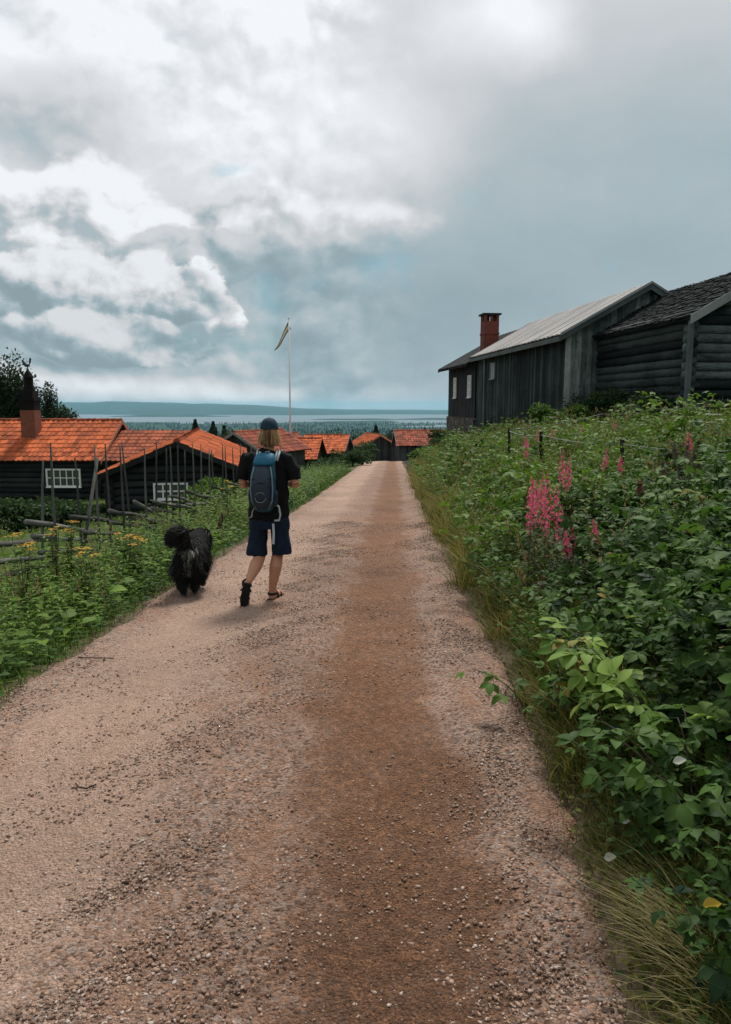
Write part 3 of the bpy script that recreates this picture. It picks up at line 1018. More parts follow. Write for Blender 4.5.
class House:
    """gabled building in local axes: ridge along +y from the front gable (y=0); x from xl to xr, ridge over x=xm"""
    def __init__(s, name, label, cat, loc, rz, xl, xr, L, hw_l, hw_r, ridge, xm=0.0, group=None):
        s.root = thing(name, label, cat, loc, rz, group)
        s.xl, s.xr, s.L, s.hl, s.hr, s.rg, s.xm = xl, xr, L, hw_l, hw_r, ridge, xm

    def top(s, x):
        return s.hl + (s.rg - s.hl) * (x - s.xl) / (s.xm - s.xl) if x < s.xm else s.hr + (s.rg - s.hr) * (s.xr - x) / (s.xr - s.xm)

    def core(s, mb, inset=.05, below=1.5):
        i = inset
        P = [(s.xl + i, i, -below), (s.xr - i, i, -below), (s.xr - i, i, s.top(s.xr - i) - .05), (s.xm, i, s.rg - .06), (s.xl + i, i, s.top(s.xl + i) - .05)]
        mb.prism(P, (0, s.L - 2 * i, 0), .3)

    def planks(s, mb, side, bw=.17, below=.3, th=.028, y0=0, y1=None, z0=None):
        zb = -below if z0 is None else z0
        if side in ('front', 'back'):
            x = s.xl
            while x < s.xr - .01:
                w = min(bw * random.uniform(.75, 1.25), s.xr - x); j = random.uniform(0, .014)
                yy = (-j - th + .03, .03) if side == 'front' else (s.L - .03, s.L + j + th - .03)
                ta, tb = s.top(x) - .04, s.top(x + w - .008) - .04
                x2 = x + w - .008
                poly = [(x, yy[0], zb), (x2, yy[0], zb), (x2, yy[0], tb)] + ([(s.xm, yy[0], s.rg - .04)] if x < s.xm < x2 else []) + [(x, yy[0], ta)]
                mb.prism(poly, (0, yy[1] - yy[0], 0))
                x += w
        else:
            y = y0; y1 = s.L if y1 is None else y1
            h = s.hl if side == 'left' else s.hr
            while y < y1 - .01:
                w = min(bw * random.uniform(.75, 1.25), y1 - y); j = random.uniform(0, .014)
                if side == 'left': mb.box((s.xl - j - th + .03, y, zb - random.uniform(0, .05)), (s.xl + .03, y + w - .008, h - .04))
                else: mb.box((s.xr - .03, y, zb), (s.xr + j + th - .03, y + w - .008, h - .04))
                y += w

    def logs(s, mb, side, r=.13, below=.5, ext=.16, y0=0, y1=None):
        z = -below; k = 0; y1 = s.L if y1 is None else y1
        off = r if side in ('front', 'back') else 0
        z += off * .95
        while z < s.rg:
            rr = r * random.uniform(.9, 1.08)
            if side in ('front', 'back'):
                if z <= min(s.hl, s.hr) - .02: a, b = s.xl - ext, s.xr + ext
                else:
                    a = s.xl + max(0, (z - s.hl) / (s.rg - s.hl)) * (s.xm - s.xl) + .03
                    b = s.xr - max(0, (z - s.hr) / (s.rg - s.hr)) * (s.xr - s.xm) - .03
                    if b - a < .3: break
                yy = 0 if side == 'front' else s.L
                n = max(4, int((b - a) / .7))
                pts = [(a + (b - a) * i / n, yy + random.uniform(-.012, .012), z + random.uniform(-.01, .01)) for i in range(n + 1)]
            else:
                h = s.hl if side == 'left' else s.hr
                if z > h - .03: break
                xx = s.xl if side == 'left' else s.xr
                n = max(4, int((y1 - y0) / .7))
                pts = [(xx + random.uniform(-.012, .012), y0 - ext + (y1 - y0 + 2 * ext) * i / n, z + random.uniform(-.01, .01)) for i in range(n + 1)]
            mb.tube(pts, [(rr * random.uniform(.95, 1.05), rr * 1.04) for _ in pts], 10)
            z += 2 * r * .95; k += 1

    def roof_lines(s, oh):
        kl = (s.rg - s.hl) / (s.xm - s.xl); kr = (s.rg - s.hr) / (s.xr - s.xm)
        return (s.xl - oh, s.hl - kl * oh), (s.xr + oh, s.hr - kr * oh)

    def tiles(s, mat, oh=.35, og=.3, tile=.24, course=.36, y0=None, y1=None, name='roof', under='dark_post', ridge='ridge_tile', amp=.035):
        y0 = -og if y0 is None else y0; y1 = s.L + og if y1 is None else y1
        (ax, az), (bx, bz) = s.roof_lines(oh)
        mb = MB()
        tile_slope(mb, ax, az + .06, s.xm, s.rg + .06, y0, y1, tile, course, amp, .03, .008)
        tile_slope(mb, bx, bz + .06, s.xm, s.rg + .06, y0, y1, tile, course, amp, .03, .008)
        ro = mb.build(name, mat, s.root)
        d = MB()
        roof_slab(d, ax + .03, az + .045, s.xm, s.rg + .045, y0 + .02, y1 - .02, .06)
        roof_slab(d, bx - .03, bz + .045, s.xm, s.rg + .045, y0 + .02, y1 - .02, .06)
        d.build('roof_deck', under, ro)
        c = MB(); y = y0
        while y < y1:
            c.tube([(s.xm, y, s.rg + .075), (s.xm, min(y + .38, y1), s.rg + .065)], [.11, .095], 8); y += .36
        c.build('ridge_cap', ridge, ro)
        return ro

    def bargeboards(s, mat, oh=.35, og=.3, h=.2, which=('front', 'back'), y0=None, th=.035, z=0.0, parent=None):
        (ax, az), (bx, bz) = s.roof_lines(oh)
        for wch in which:
            y = (-og if y0 is None else y0) - th - .004 if wch == 'front' else s.L + og + .004
            mb = MB()
            up = .09 + z
            mb.prism([(ax, y, az + up), (s.xm, y, s.rg + up), (s.xm, y, s.rg + up - h), (ax, y, az + up - h)], (0, th, 0))
            mb.prism([(s.xm + .003, y, s.rg + up), (bx, y, bz + up), (bx, y, bz + up - h), (s.xm + .003, y, s.rg + up - h)], (0, th, 0))
            mb.build('bargeboard', mat, parent or s.root)

    def eaves(s, mat, oh=.35, og=.3, h=.14):
        (ax, az), (bx, bz) = s.roof_lines(oh)
        mb = MB()
        mb.box((ax - .005, -og + .01, az - h + .03), (ax + .03, s.L + og - .01, az + .035))
        mb.box((bx - .03, -og + .01, bz - h + .03), (bx + .005, s.L + og - .01, bz + .035))
        mb.build('eave_board', mat, s.root)


def gz(x, y):
    return float(H(x, y))


# ---- right side, near: weathered log storehouse
TILT = R(6.1)                                   # ridges point a little left of straight ahead
hl = House('log_storehouse', 'dark grey log storehouse with shingle roof nearest on the right, behind the rope fence', 'log house',
           (11.30, 20.75, 1.05), TILT, -2.5, 2.5, 6.2, 3.0, 3.0, 4.45)
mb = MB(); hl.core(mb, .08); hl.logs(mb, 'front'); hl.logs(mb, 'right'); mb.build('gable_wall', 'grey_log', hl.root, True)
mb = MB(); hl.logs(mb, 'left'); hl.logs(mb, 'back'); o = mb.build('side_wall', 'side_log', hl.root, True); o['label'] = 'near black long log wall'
(ax, az), (bx, bz) = hl.roof_lines(.3)
mb = MB()
tile_slope(mb, ax, az + .05, 0, hl.rg + .05, -.45, 6.3, .17, .20, .004, .035, .022)
tile_slope(mb, bx, bz + .05, 0, hl.rg + .05, -.45, 6.3, .17, .20, .004, .035, .022)
ro = mb.build('roof', 'shingle', hl.root)
mb = MB(); roof_slab(mb, ax + .02, az + .045, 0, hl.rg + .045, -.44, 6.29, .09); roof_slab(mb, bx - .02, bz + .045, 0, hl.rg + .045, -.44, 6.29, .09)
mb.build('roof_deck', 'dark_plank', ro)
hl.bargeboards('barge', .3, .45, .24)
mb = MB(); mb.box((-2.72, -.32, -.4), (-2.6, -.2, 2.85), .8); mb.build('corner_board', 'barge_dark', hl.root)

# ---- right side, middle: plank barn with pale roof
BX, BY, BZ = 6.95, 26.2, .75
bn = House('plank_barn', 'long grey plank barn with a pale board roof, between log storehouse and cottage', 'barn',
           (BX + 2.8 * math.cos(TILT), BY + 2.8 * math.sin(TILT), BZ), TILT, -2.8, 2.8, 12.0, 3.36, 3.36, 4.92)
mb = MB(); bn.core(mb, .05); bn.planks(mb, 'left', .2, 1.6); bn.planks(mb, 'right'); bn.planks(mb, 'back'); mb.build('side_wall', 'dark_plank', bn.root)
mb = MB(); bn.planks(mb, 'front', .2, .5); o = mb.build('gable_wall', 'grey_plank', bn.root); o['label'] = 'paler bleached plank gable wall'
(ax, az), (bx, bz) = bn.roof_lines(.34)
mb = MB()
board_roof(mb, ax, az + .10, 0, bn.rg + .10, -.35, 12.25)
board_roof(mb, bx, bz + .10, 0, bn.rg + .10, -.35, 12.25)
ro = mb.build('roof', 'pale_roof', bn.root)
mb = MB(); roof_slab(mb, ax + .02, az + .06, 0, bn.rg + .06, -.34, 12.24, .1); roof_slab(mb, bx - .02, bz + .06, 0, bn.rg + .06, -.34, 12.24, .1)
mb.build('roof_deck', 'dark_plank', ro)
bn.bargeboards('barge_dark', .34, .35, .26, z=.03)
bn.bargeboards('barge', .36, .39, .09, which=('front',), z=.05)
bn.eaves('barge_dark', .36, .33, .16)
window(bn.root, side_mat('left', 9.0, 2.45, -2.8, 2.8, 12, .02), .62, .62, 2, 2, 'grey_paint', 'curtain_glass', .06)

# ---- right side, far: dark cottage on a stone footing, red chimney
CX, CY, CZ0 = 5.62, 38.4, .97
ct = House('cottage', 'black timber cottage with red brick chimney on fieldstone footing, beyond the plank barn', 'cottage',
           (CX + 3.1 * math.cos(TILT), CY + 3.1 * math.sin(TILT), CZ0), TILT, -3.1, 3.1, 6.3, 2.98, 2.98, 4.70)
mb = MB(); ct.core(mb, .05, .0)
for sd in ('front', 'left', 'right', 'back'): ct.planks(mb, sd, .16, .0)
mb.build('wall', 'black_timber', ct.root)
mb = MB(); mb.box((-3.18, -.08, -2.4), (3.18, 6.38, -.004)); mb.build('stone_footing', 'fieldstone', ct.root)
(ax, az), (bx, bz) = ct.roof_lines(.55)
mb = MB(); board_roof(mb, ax, az + .06, 0, ct.rg + .06, -.05, 6.75, .3, .05); board_roof(mb, bx, bz + .06, 0, ct.rg + .06, -.05, 6.75, .3, .05)
ro = mb.build('roof', 'black_metal', ct.root)
mb = MB(); roof_slab(mb, ax + .02, az + .02, 0, ct.rg + .02, -.04, 6.73, .1); roof_slab(mb, bx - .02, bz + .02, 0, ct.rg + .02, -.04, 6.73, .1); mb.build('roof_deck', 'black_timber', ro)
ct.bargeboards('black_timber', .55, .45, .2, which=('back',))
window(ct.root, side_mat('left', 4.35, 1.62, -3.1, 3.1, 6.3, .03), .50, 1.05, 2, 3, 'white_paint', 'curtain_glass', .05)
window(ct.root, side_mat('left', 1.0, 1.62, -3.1, 3.1, 6.3, .03), .60, 1.05, 2, 3, 'white_paint', 'curtain_glass', .05)
mb = MB()
cxl, cyl = -1.75, 2.4
mb.box((cxl - .4, cyl - .4, 3.2), (cxl + .4, cyl + .4, 5.10))
mb.box((cxl - .43, cyl - .43, 4.4), (cxl + .43, cyl + .43, 4.5))
ch = mb.build('chimney', 'red_brick', ct.root)
for sx in (-1, 0, 1):
    for sy in (-1, 0, 1):
        if sx or sy:
            mb = MB(); mb.box((cxl + sx * .335 - .062, cyl + sy * .335 - .062, 5.102), (cxl + sx * .335 + .062, cyl + sy * .335 + .062, 5.42)); mb.build('vent_pillar', 'red_brick', ch)
mb = MB(); mb.box((cxl - .5, cyl - .5, 5.422), (cxl + .5, cyl + .5, 5.51)); mb.build('chimney_cap', 'black_metal', ch)
mb = MB(); mb.tube([(-3.12, 10.4, 3.0), (-3.12, 10.4, -.6)], .045, 8); mb.tube([(-3.12, 10.4, 2.95), (-3.18, 10.4, 3.1), (-3.26, 10.4, 3.18)], .05, 8)
for v in range(len(mb.V)): mb.V[v] = (mb.V[v][0] + .25, mb.V[v][1], mb.V[v][2])
mb.build('downpipe', 'barge', bn.root)

# ---- left: long tiled farmhouse with sooty chimney and weathercock
YW = 38.0
x0, x1 = -24.0, -13.75
zf = -3.55
fh = House('farmhouse', 'long low dark log farmhouse with orange tiled roof and big sooty chimney, far left', 'house',
           (x1, YW + 2.0, zf), R(90) - R(1.0), -2.9 + .8, 4.3, 10.5, 2.55, 2.3, 4.28, .95)
# ridge runs to the left (-x world); local x = world y, local front gable faces right
mb = MB(); fh.core(mb, .1)
for sd in ('left', 'right', 'front', 'back'): fh.logs(mb, sd, .14, .8)
mb.build('wall', 'dark_log', fh.root, True)
fr = fh.tiles('orange_tile', .45, .35, .27, .40)
fh.bargeboards('barge_orange', .45, .35, .2, which=('front',))
wx = at(66, 477.5, YW)
wpos = x1 - wx[0]
window(fh.root, side_mat('left', wpos, wx[2] - zf, fh.xl, fh.xr, fh.L, .13), 1.62, .78, 5, 2, pane='glass', fw=.085)
# lower wing: same wall line, lower ridge, to the right of the verge
fw_ = House('tmp', 'x', 'x', (0, 0, 0), 0, fh.xl + .15, 3.6, 4.1, 2.45, 2.2, 3.72, .95)
bpy.data.objects.remove(fw_.root)
fw_.root = fh.root
def shifted(mb, dy):
    mb.V = [(v[0], v[1] + dy, v[2]) for v in mb.V]; return mb
mb = MB(); fw_.core(mb, .1); fw_.logs(mb, 'left', .14, .8); fw_.logs(mb, 'front', .14, .8); shifted(mb, -4.1).build('wing_wall', 'dark_log', fh.root, True)
(ax, az), (bx, bz) = fw_.roof_lines(.4)
mb = MB(); tile_slope(mb, ax, az + .06, .95, 3.78, -.3, 3.78, .27, .4); tile_slope(mb, bx, bz + .06, .95, 3.78, -.3, 3.78, .27, .4)
wr = shifted(mb, -4.1).build('wing_roof', 'ridge_tile', fh.root); wr['label'] = 'lower, redder tiled roof of the wing'
mb = MB(); roof_slab(mb, ax, az + .045, .95, 3.765, -.28, 3.76, .06); roof_slab(mb, bx, bz + .045, .95, 3.765, -.28, 3.76, .06); shifted(mb, -4.1).build('roof_deck', 'dark_post', wr)
# chimney
cp = at(28.5, 437, YW + 1.3)
cy = x1 - cp[0]; cxx = -.35
mb = MB(); mb.box((cxx - .38, cy - .38, 3.0), (cxx + .38, cy + .38, 4.9)); chm = mb.build('chimney', 'orange_brick', fh.root)
mb = MB()
zt = 4.902
mb.box((cxx - .38, cy - .38, zt), (cxx + .38, cy + .38, zt + .55)); mb.box((cxx - .43, cy - .43, zt + .5), (cxx + .43, cy + .43, zt + .62))
mb.box((cxx - .34, cy - .34, zt + .62), (cxx + .34, cy + .34, zt + 1.0))
mb.tube([(cxx, cy, zt + 1.0), (cxx, cy, zt + 1.2), (cxx, cy, zt + 1.35)], [.33,.28,.22], 10)
mb.tube([(cxx, cy, zt + 1.3), (cxx, cy, zt + 1.7)], [.24,.24], 10)
mb.tube([(cxx, cy, zt + 1.7), (cxx, cy, zt + 1.78), (cxx, cy, zt + 2.05)], [.29,.26,.1], 10)
o = mb.build('chimney_hood', 'sooty_brick', chm); o['label'] = 'soot black stepped chimney top'
# weathercock on its rod
def cock(c, s=1.0):
    m = MB(); x, y, z = c
    m.tube([(x, y, z - .35), (x, y, z + .05)], .025, 6)
    pr = lambda pts: m.prism([(x - .02, y - p[0] * s, z + p[1] * s) for p in pts], (.04, 0, 0))
    pr([(-.17, .24), (-.06, .10), (.08, .10), (.13, .2), (.12, .05), (.03, -.03), (-.10, -.03), (-.2, .08), (-.28, .28), (-.2, .33)])       # body and tail
    pr([(.09, .15), (.17, .15), (.20, .32), (.23, .33), (.20, .37), (.18, .42), (.13, .39), (.11, .33)])     # neck, head, beak, comb
    return m
cock((cxx, cy, zt + 2.3), 1.05).build('weathercock', 'rooster', chm)

# ---- left: gabled storehouse end-on, orange roof
gx0, gy0 = -5.72, 22.6
gzz = -2.35
gh = House('tiled_storehouse', 'dark storehouse with its gable and small white window facing the fence, orange tiled roof', 'storehouse',
           (gx0, gy0, gzz), R(9.5), -2.05, 1.80, 10.6, 1.94, 2.02, 2.80)
mb = MB(); gh.core(mb, .1)
for sd in ('left', 'right', 'front', 'back'): gh.logs(mb, sd, .12, .6, .14)
mb.build('wall', 'dark_log', gh.root, True)
gh.tiles('orange_tile', .3, .45, .25, .37, amp=.04)
gh.bargeboards('dark_log', .3, .45, .17)
wx = at(171.5, 490.5, gy0)
window(gh.root, side_mat('front', wx[0] - gx0, wx[2] - gzz, gh.xl, gh.xr, gh.L, .13), .92, .40, 4, 2, fw=.055)


# ---- small houses down the road
def small_house(name, label, px, py_apex, Y, rz, w, L, hw, rise, roof, wallm, group=None, tile=.3, verge=None, chimney=False, windows=()):
    p = at(px, py_apex, Y)
    h = House(name, label, 'house', (p[0], Y, p[2] - hw - rise - .1), rz, -w / 2, w / 2, L, hw, hw, hw + rise, 0, group)
    mb = MB(); h.core(mb, .04, 2.5)
    for sd in ('front', 'left', 'right', 'back'): h.planks(mb, sd, .22, 2.5)
    mb.build('wall', wallm, h.root)
    h.tiles(roof, .4, .35, tile, .42)
    if verge: h.bargeboards(verge, .4, .35, .2)
    for (sd, pos, z, ww, wh) in windows: window(h.root, side_mat(sd, pos, z, h.xl, h.xr, L, .02), ww, wh, 2, 2, fw=.07)
    if chimney:
        m = MB(); m.box((-.35, L * .6 - .35, hw), (.35, L * .6 + .35, hw + rise + .9)); m.box((-.4, L * .6 - .4, hw + rise + .9), (.4, L * .6 + .4, hw + rise + 1.0))
        m.build('chimney', 'red_brick', h.root)
    return h


small_house('grey_cabin', 'grey gabled cabin with pale verge boards and red tiled roof, left of the walker', 236, 431.5, 52, R(-22), 4.2, 6.5, 2.3, 1.25, 'red_tile', 'cottage_brown', verge='barge', windows=(('front', 0, 1.2, .7, .6),))
small_house('red_roofed_cabin', 'small red tiled cabin half hidden behind the grey cabin and the walker', 258, 434.5, 66, R(-28), 4.0, 6.0, 2.2, 1.2, 'red_tile', 'cottage_brown')
small_house('long_orange_cabin', 'long cabin with plain orange roof directly behind the flagpole foot', 318, 438.0, 60, R(85), 5.0, 6.6, 1.9, 1.30, 'far_tile', 'black_timber')
small_house('bright_orange_cabin', 'cabin with bright orange roof and pale verge, right of the flagpole', 346, 434.8, 70, R(82), 5.4, 3.6, 2.0, 1.35, 'far_tile', 'black_timber', verge='barge')
small_house('road_end_cabin', 'dark gabled cabin with orange roof on the left where the road ends', 380, 434.5, 92, R(16), 4.2, 6.0, 2.2, 1.25, 'far_tile', 'cottage_brown', verge='barge_orange')
small_house('brown_roofed_house', 'long house with brown red roof on the right where the road ends', 397, 430.0, 88, R(-86), 4.8, 8.0, 2.1, 1.45, 'red_tile', 'cottage_brown', verge='barge')

# ---- flagpole with pennant
fp = at(290.8, 462, 58)
fz = gz(fp[0], 58)
ft = at(290, 319, 58)
flag = thing('flagpole', 'tall white flagpole with a drooping blue and yellow pennant', 'flagpole', (fp[0], 58, fz))
hh = ft[2] - fz
mb = MB(); mb.tube([(0, 0, -.1), (0, 0, hh * .5), (0, 0, hh)], [.085, .065, .04], 10); mb.build('pole', 'pole_white', flag, True)
mb = MB(); mb.ball((0, 0, hh + .07), .085, 10, 7); mb.build('finial', 'pole_white', flag, True)
mb = MB(); mb.tube([(0, 0, -.05), (0, 0, .35)], [.16, .14], 10); mb.build('pole_base', 'grey_paint', flag)


def pennant_strip(name, mat, a, b):
    """a..b = fraction across the hoist; the pennant hangs down and to the left"""
    V = []; F = []; n = 14
    for i in range(n + 1):
        s = i / n; w = .55 * (1 - s * .93)
        px_ = -1.1 * s ** 1.1 - .04; pz = hh - .2 - 2.2 * s + .12 * math.sin(s * 7); py_ = .10 * math.sin(s * 8) + .05
        for t in (a, b):
            V.append((px_ - .02 + t * w * .35, py_ + .05 * math.sin(t * 3 + s * 6), pz - t * w * .95))
    for i in range(n): F.append((2 * i, 2 * i + 1, 2 * i + 3, 2 * i + 2))
    mb = MB(); mb.add(V, F)
    o = mb.build(name, mat, flag, True)
    sd = o.modifiers.new('t', 'SOLIDIFY'); sd.thickness = .008
    return o


o = pennant_strip('pennant_stripe', 'pennant_blue', 0, .25); o['label'] = 'blue upper edge of the pennant'
o = pennant_strip('pennant_stripe', 'pennant_yellow', .25, .78); o['label'] = 'yellow middle stripe of the pennant'
o = pennant_strip('pennant_stripe', 'pennant_blue', .78, 1); o['label'] = 'blue lower edge of the pennant'

# ------------------------------------------------------------------ fences
fen = thing('roundpole_fence', 'grey roundpole fence of tall thin paired stakes and stacked rails along the left verge', 'fence', (0, 0, 0))
fx = lambda y: -3.95 + .035 * (y - 8)
FY = [5.6, 7.2, 8.9, 10.2, 11.3, 12.3, 13.3, 14.4, 15.5, 16.7, 18.0, 19.4, 21, 22.8, 25, 27.5]
tops = {}
for y in FY:
    for sgn in (-1, 1):
        yy = y + random.uniform(-.12, .12) + sgn * .12; x = fx(y) + sgn * .07
        gzv = gz(x, yy)
        topz = np.interp(yy, [5, 8.9, 21, 30], [1.35, 1.15, .50, .1]) + random.uniform(-.22, .06)
        lx, ly = random.uniform(-.06, .06), random.uniform(-.16, .16)
        n = 5
        pts = [(x + lx * i / n + random.uniform(-.008, .008), yy + ly * i / n + random.uniform(-.008, .008), gzv - .2 + (topz - gzv + .2) * i / n) for i in range(n + 1)]
        mb = MB(); mb.tube(pts, [.020, .020, .019, .018, .015, .010], 8); mb.build('stake', 'pole_wood', fen, True)
# a slanting brace stake between two pairs
mb = MB(); mb.tube([(fx(9.9), 9.75, gz(fx(9.9), 9.7) - .1), (fx(10.2) + .03, 10.6, .85)], [.03, .022], 8); mb.build('stake', 'pole_wood', fen, True)
for i in range(len(FY) - 1):
    for k in range(4):
        if random.random() < .10: continue
        ya, yb = FY[i] - random.uniform(.1, .6), FY[i + 1] + random.uniform(.1, .6)
        za = gz(fx(ya), ya) + (.80, .61, .44, .27)[k] + random.uniform(-.05, .04); zb = gz(fx(yb), yb) + (.52, .38, .23, .08)[k] + random.uniform(-.05, .05)
        xo = random.uniform(-.035, .035)
        n = 4
        pts = [(fx(ya + (yb - ya) * j / n) + xo, ya + (yb - ya) * j / n, za + (zb - za) * j / n + random.uniform(-.015, .015)) for j in range(n + 1)]
        mb = MB(); mb.tube(pts, [.034, .033, .031, .028, .022], 8); mb.build('rail', 'rail_wood', fen, True)

rf = thing('rope_fence', 'low rope fence on dark posts in the meadow grass below the log storehouse', 'fence', (0, 0, 0))
def rope_line(pts, heights, name='rope', post_r=.032):
    tp = []
    for (px, py, Y), hgt in zip(pts, heights):
        p = at(px, py, Y); g0 = gz(p[0], Y)
        if hgt:
            mb = MB(); mb.tube([(p[0] + random.uniform(-.05, .05), Y, g0 - .3), (p[0], Y, p[2] + .06)], [post_r, post_r * .9], 8); mb.build('post', 'dark_post', rf)
        tp.append(Vector((p[0], Y - .05, p[2])))
    path = []
    for a, b in zip(tp, tp[1:]):
        for i in range(8):
            s = i / 8; q_ = a.lerp(b, s); q_.z -= .10 * 4 * s * (1 - s) * .5; path.append(q_)
    path.append(tp[-1])
    mb = MB(); mb.tube(path, .009, 6); mb.build(name, 'rope', rf, True)
rope_line([(509, 431, 16), (541, 435, 13.2), (622, 444, 10), (760, 449, 7.6)], [1, 1, 1, 0])
rope_line([(509, 430, 16.03), (601, 414, 19), (655, 409, 18), (745, 401, 15.5)], [0, 1, 1, 1])

# ------------------------------------------------------------------ plants
def compound(lv, P, T, N, size, nl=5, var=0.5, rnd=.25):
    """compound leaves: arrays of petiole bases P, directions T, normals N"""
    P = np.asarray(P); T = nrm(np.asarray(T)); S = nrm(np.cross(T, N)); N = np.cross(S, T)
    n = len(P)
    if n == 0: return
    L = size * (1 + rng.normal(0, .15, n))
    pet = P + T * (L * .9)[:, None]
    v = np.clip(var + rng.normal(0, rnd, n), 0, 1)
    lv.leaves(pet, T + rng.normal(0, .08, (n, 3)), N + rng.normal(0, .1, (n, 3)), L * 1.15, L * .72, .3, .13, v)
    pairs = [(.95, 62, .95)] if nl == 3 else [(.95, 60, .95), (.45, 68, .78)]
    for (f, ang, sc) in pairs:
        for sg in (-1, 1):
            a = R(ang)
            Td = T * math.cos(a) + S * (sg * math.sin(a)) + rng.normal(0, .1, (n, 3))
            lv.leaves(P + T * (L * f)[:, None], Td, N + rng.normal(0, .12, (n, 3)), L * sc, L * sc * .62, .3, .13, np.clip(v + rng.normal(0, .06, n), 0, 1))
    lv.leaves(P, T, N, L * .95, L * .035, .0, .0, v * .6, prof=(1, 1, 1))


def bush_meshes(h, spread, canes, per, size, nl=5, var=.45):
    """raspberry-like bush: returns leaf arrays and cane MB"""
    lv = Leaves(); cm = MB()
    for c in range(canes):
        az = random.uniform(0, 6.28); out = spread * random.uniform(.15, 1.0); hh_ = h * random.uniform(.6, 1.08)
        bx_, by_ = .12 * math.cos(az), .12 * math.sin(az)
        s = np.linspace(0, 1, 8)
        X = bx_ + math.cos(az) * out * s ** 1.7; Yc = by_ + math.sin(az) * out * s ** 1.7; Z = hh_ * (s * 1.25 - .28 * s ** 2.4)
        pts = np.stack([X, Yc, Z], -1)
        cm.tube([tuple(p) for p in pts], list(np.linspace(.0055, .002, 8)), 5)
        t = np.linspace(.18, 1.0, per) + np.random.default_rng(c).normal(0, .02, per)
        P = np.stack([np.interp(t, s, X), np.interp(t, s, Yc), np.interp(t, s, Z)], -1)
        ga = np.arange(per) * 2.4 + random.random() * 6
        o = np.stack([np.cos(ga), np.sin(ga), np.full(per, .0)], -1)
        tilt = rng.uniform(-.55, .40, per)
        T = o + np.array([math.cos(az) * .25, math.sin(az) * .25, 0]); T[:, 2] = tilt
        tilt2 = tilt - .25
        N = np.stack([-o[:, 0] * tilt2, -o[:, 1] * tilt2, np.ones(per)], -1) + rng.normal(0, .38, (per, 3))
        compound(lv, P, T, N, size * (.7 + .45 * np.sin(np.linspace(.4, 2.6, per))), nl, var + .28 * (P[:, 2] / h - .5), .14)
    return lv, cm


def rot_scale(x, y, z, a, s, sz=None):
    return Matrix.Translation((x, y, z)) @ Matrix.Rotation(a, 4, 'Z') @ Matrix.Diagonal((s, s, sz or s, 1))


# thicket on the right bank (uncountable mass)
bush_lib = [bush_meshes(.95, .42, 9, 8, sz_, nl_, v_) for sz_, nl_, v_ in ((.058, 5, .4), (.085, 5, .5), (.068, 3, .55), (.10, 3, .45), (.072, 5, .35), (.05, 5, .6))]
small_lib = [bush_meshes(.6, .36, 8, 8, .052, 3, .45) for _ in range(4)]
th = Leaves(); cm_all = MB()
def thicket():
    pts = []
    tries = 0
    while len(pts) < 350 and tries < 9000:
        tries += 1
        y = 1.2 + 8.6 * random.random() ** 1.15; t = .16 + 4.2 * random.random() ** 1.3
        x = float(road_r(y)) + t
        if x > .62 * y + 1.2: continue
        if y > 8 and x - 1.2 < (y - 8) * .25 and random.random() < .8: continue
        if y > 7 and t > 1.6 and x < y * .36: continue
        if any((x - a) ** 2 + (y - b) ** 2 < (.24 if t > .6 else .17) ** 2 for a, b in pts): continue
        pts.append((x, y))
    for x, y in pts:
        t = x - float(road_r(y))
        lib = small_lib if t < .6 or random.random() < .25 else bush_lib
        lv, cm = random.choice(lib)
        s = random.choice((.6, .8, .95, 1.1, 1.3)) * random.uniform(.9, 1.1) * float(np.interp(t, [.1, .35, .7], [.5, .75, 1.0]))
        zlim = np.interp(y, [1, 4, 6, 9, 12], [.72, .85, .74, .42, .4])
        s = min(s, zlim / .8 * random.uniform(.7, 1.15))
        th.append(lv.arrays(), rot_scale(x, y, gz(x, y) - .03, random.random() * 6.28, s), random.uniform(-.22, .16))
    return pts
tpts = thicket()
def emergent():
    """taller leafy stems and bare stalks standing out of the thicket"""
    n = 300
    y = 1.6 + 8.5 * rng.random(n) ** 1.1; x = road_r(y) + .3 + 3.6 * rng.random(n)
    h = (.35 + .55 * rng.random(n)) * np.interp(y, [1, 4, 6, 10], [.95, 1.15, 1.0, .7]) * np.interp(x - road_r(y), [.2, .8], [.6, 1])
    return x, y, h
props(th.build('bank_thicket', 'thicket'), kind='stuff')

# foreground raspberry bushes one can pick out
def raspberry(px, py, Y, h, label, mat='raspberry', size=.07, canes=8, per=9, spread=.4, nl=5, var=.5):
    p = at(px, py, Y); g0 = gz(p[0], Y)
    r_ = thing('raspberry_bush', label, 'bush', (p[0], Y, g0), random.random() * 6, 'raspberry bushes on the right bank')
    hz = max(.45, p[2] - g0)
    lv, cm = bush_meshes(hz, spread, canes, per, size, nl, var)
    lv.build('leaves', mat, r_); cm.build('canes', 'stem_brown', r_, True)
raspberry(690, 655, 2.9, 1, 'tall pale green raspberry bush at the right edge, its yellowish leaves the palest', 'raspberry_pale', .078, 9, 9, .42)
raspberry(625, 635, 3.7, 1, 'mid green raspberry bush left of the brightest pale bush', 'raspberry', .075, 8, 9, .4, 5, .75)
raspberry(720, 560, 4.2, 1, 'dark broad-leaved raspberry bush at the right edge above the pale bush', 'raspberry', .085, 9, 9, .45)
raspberry(640, 560, 5.0, 1, 'bushy green raspberry bush below the tall pale dried stems', 'raspberry', .08, 9, 9, .45, 5, .6)
raspberry(695, 490, 5.6, 1, 'large green raspberry bush topping the bank by the right edge', 'raspberry', .09, 10, 10, .5, 5, .65)
raspberry(590, 600, 4.9, 1, 'raspberry bush under the lowest pink fireweed spikes', 'raspberry', .07, 8, 9, .4, 5, .55)
raspberry(545, 690, 4.1, 1, 'low raspberry bush overhanging the gravel edge of the road', 'raspberry', .055, 8, 8, .34, 3, .6)
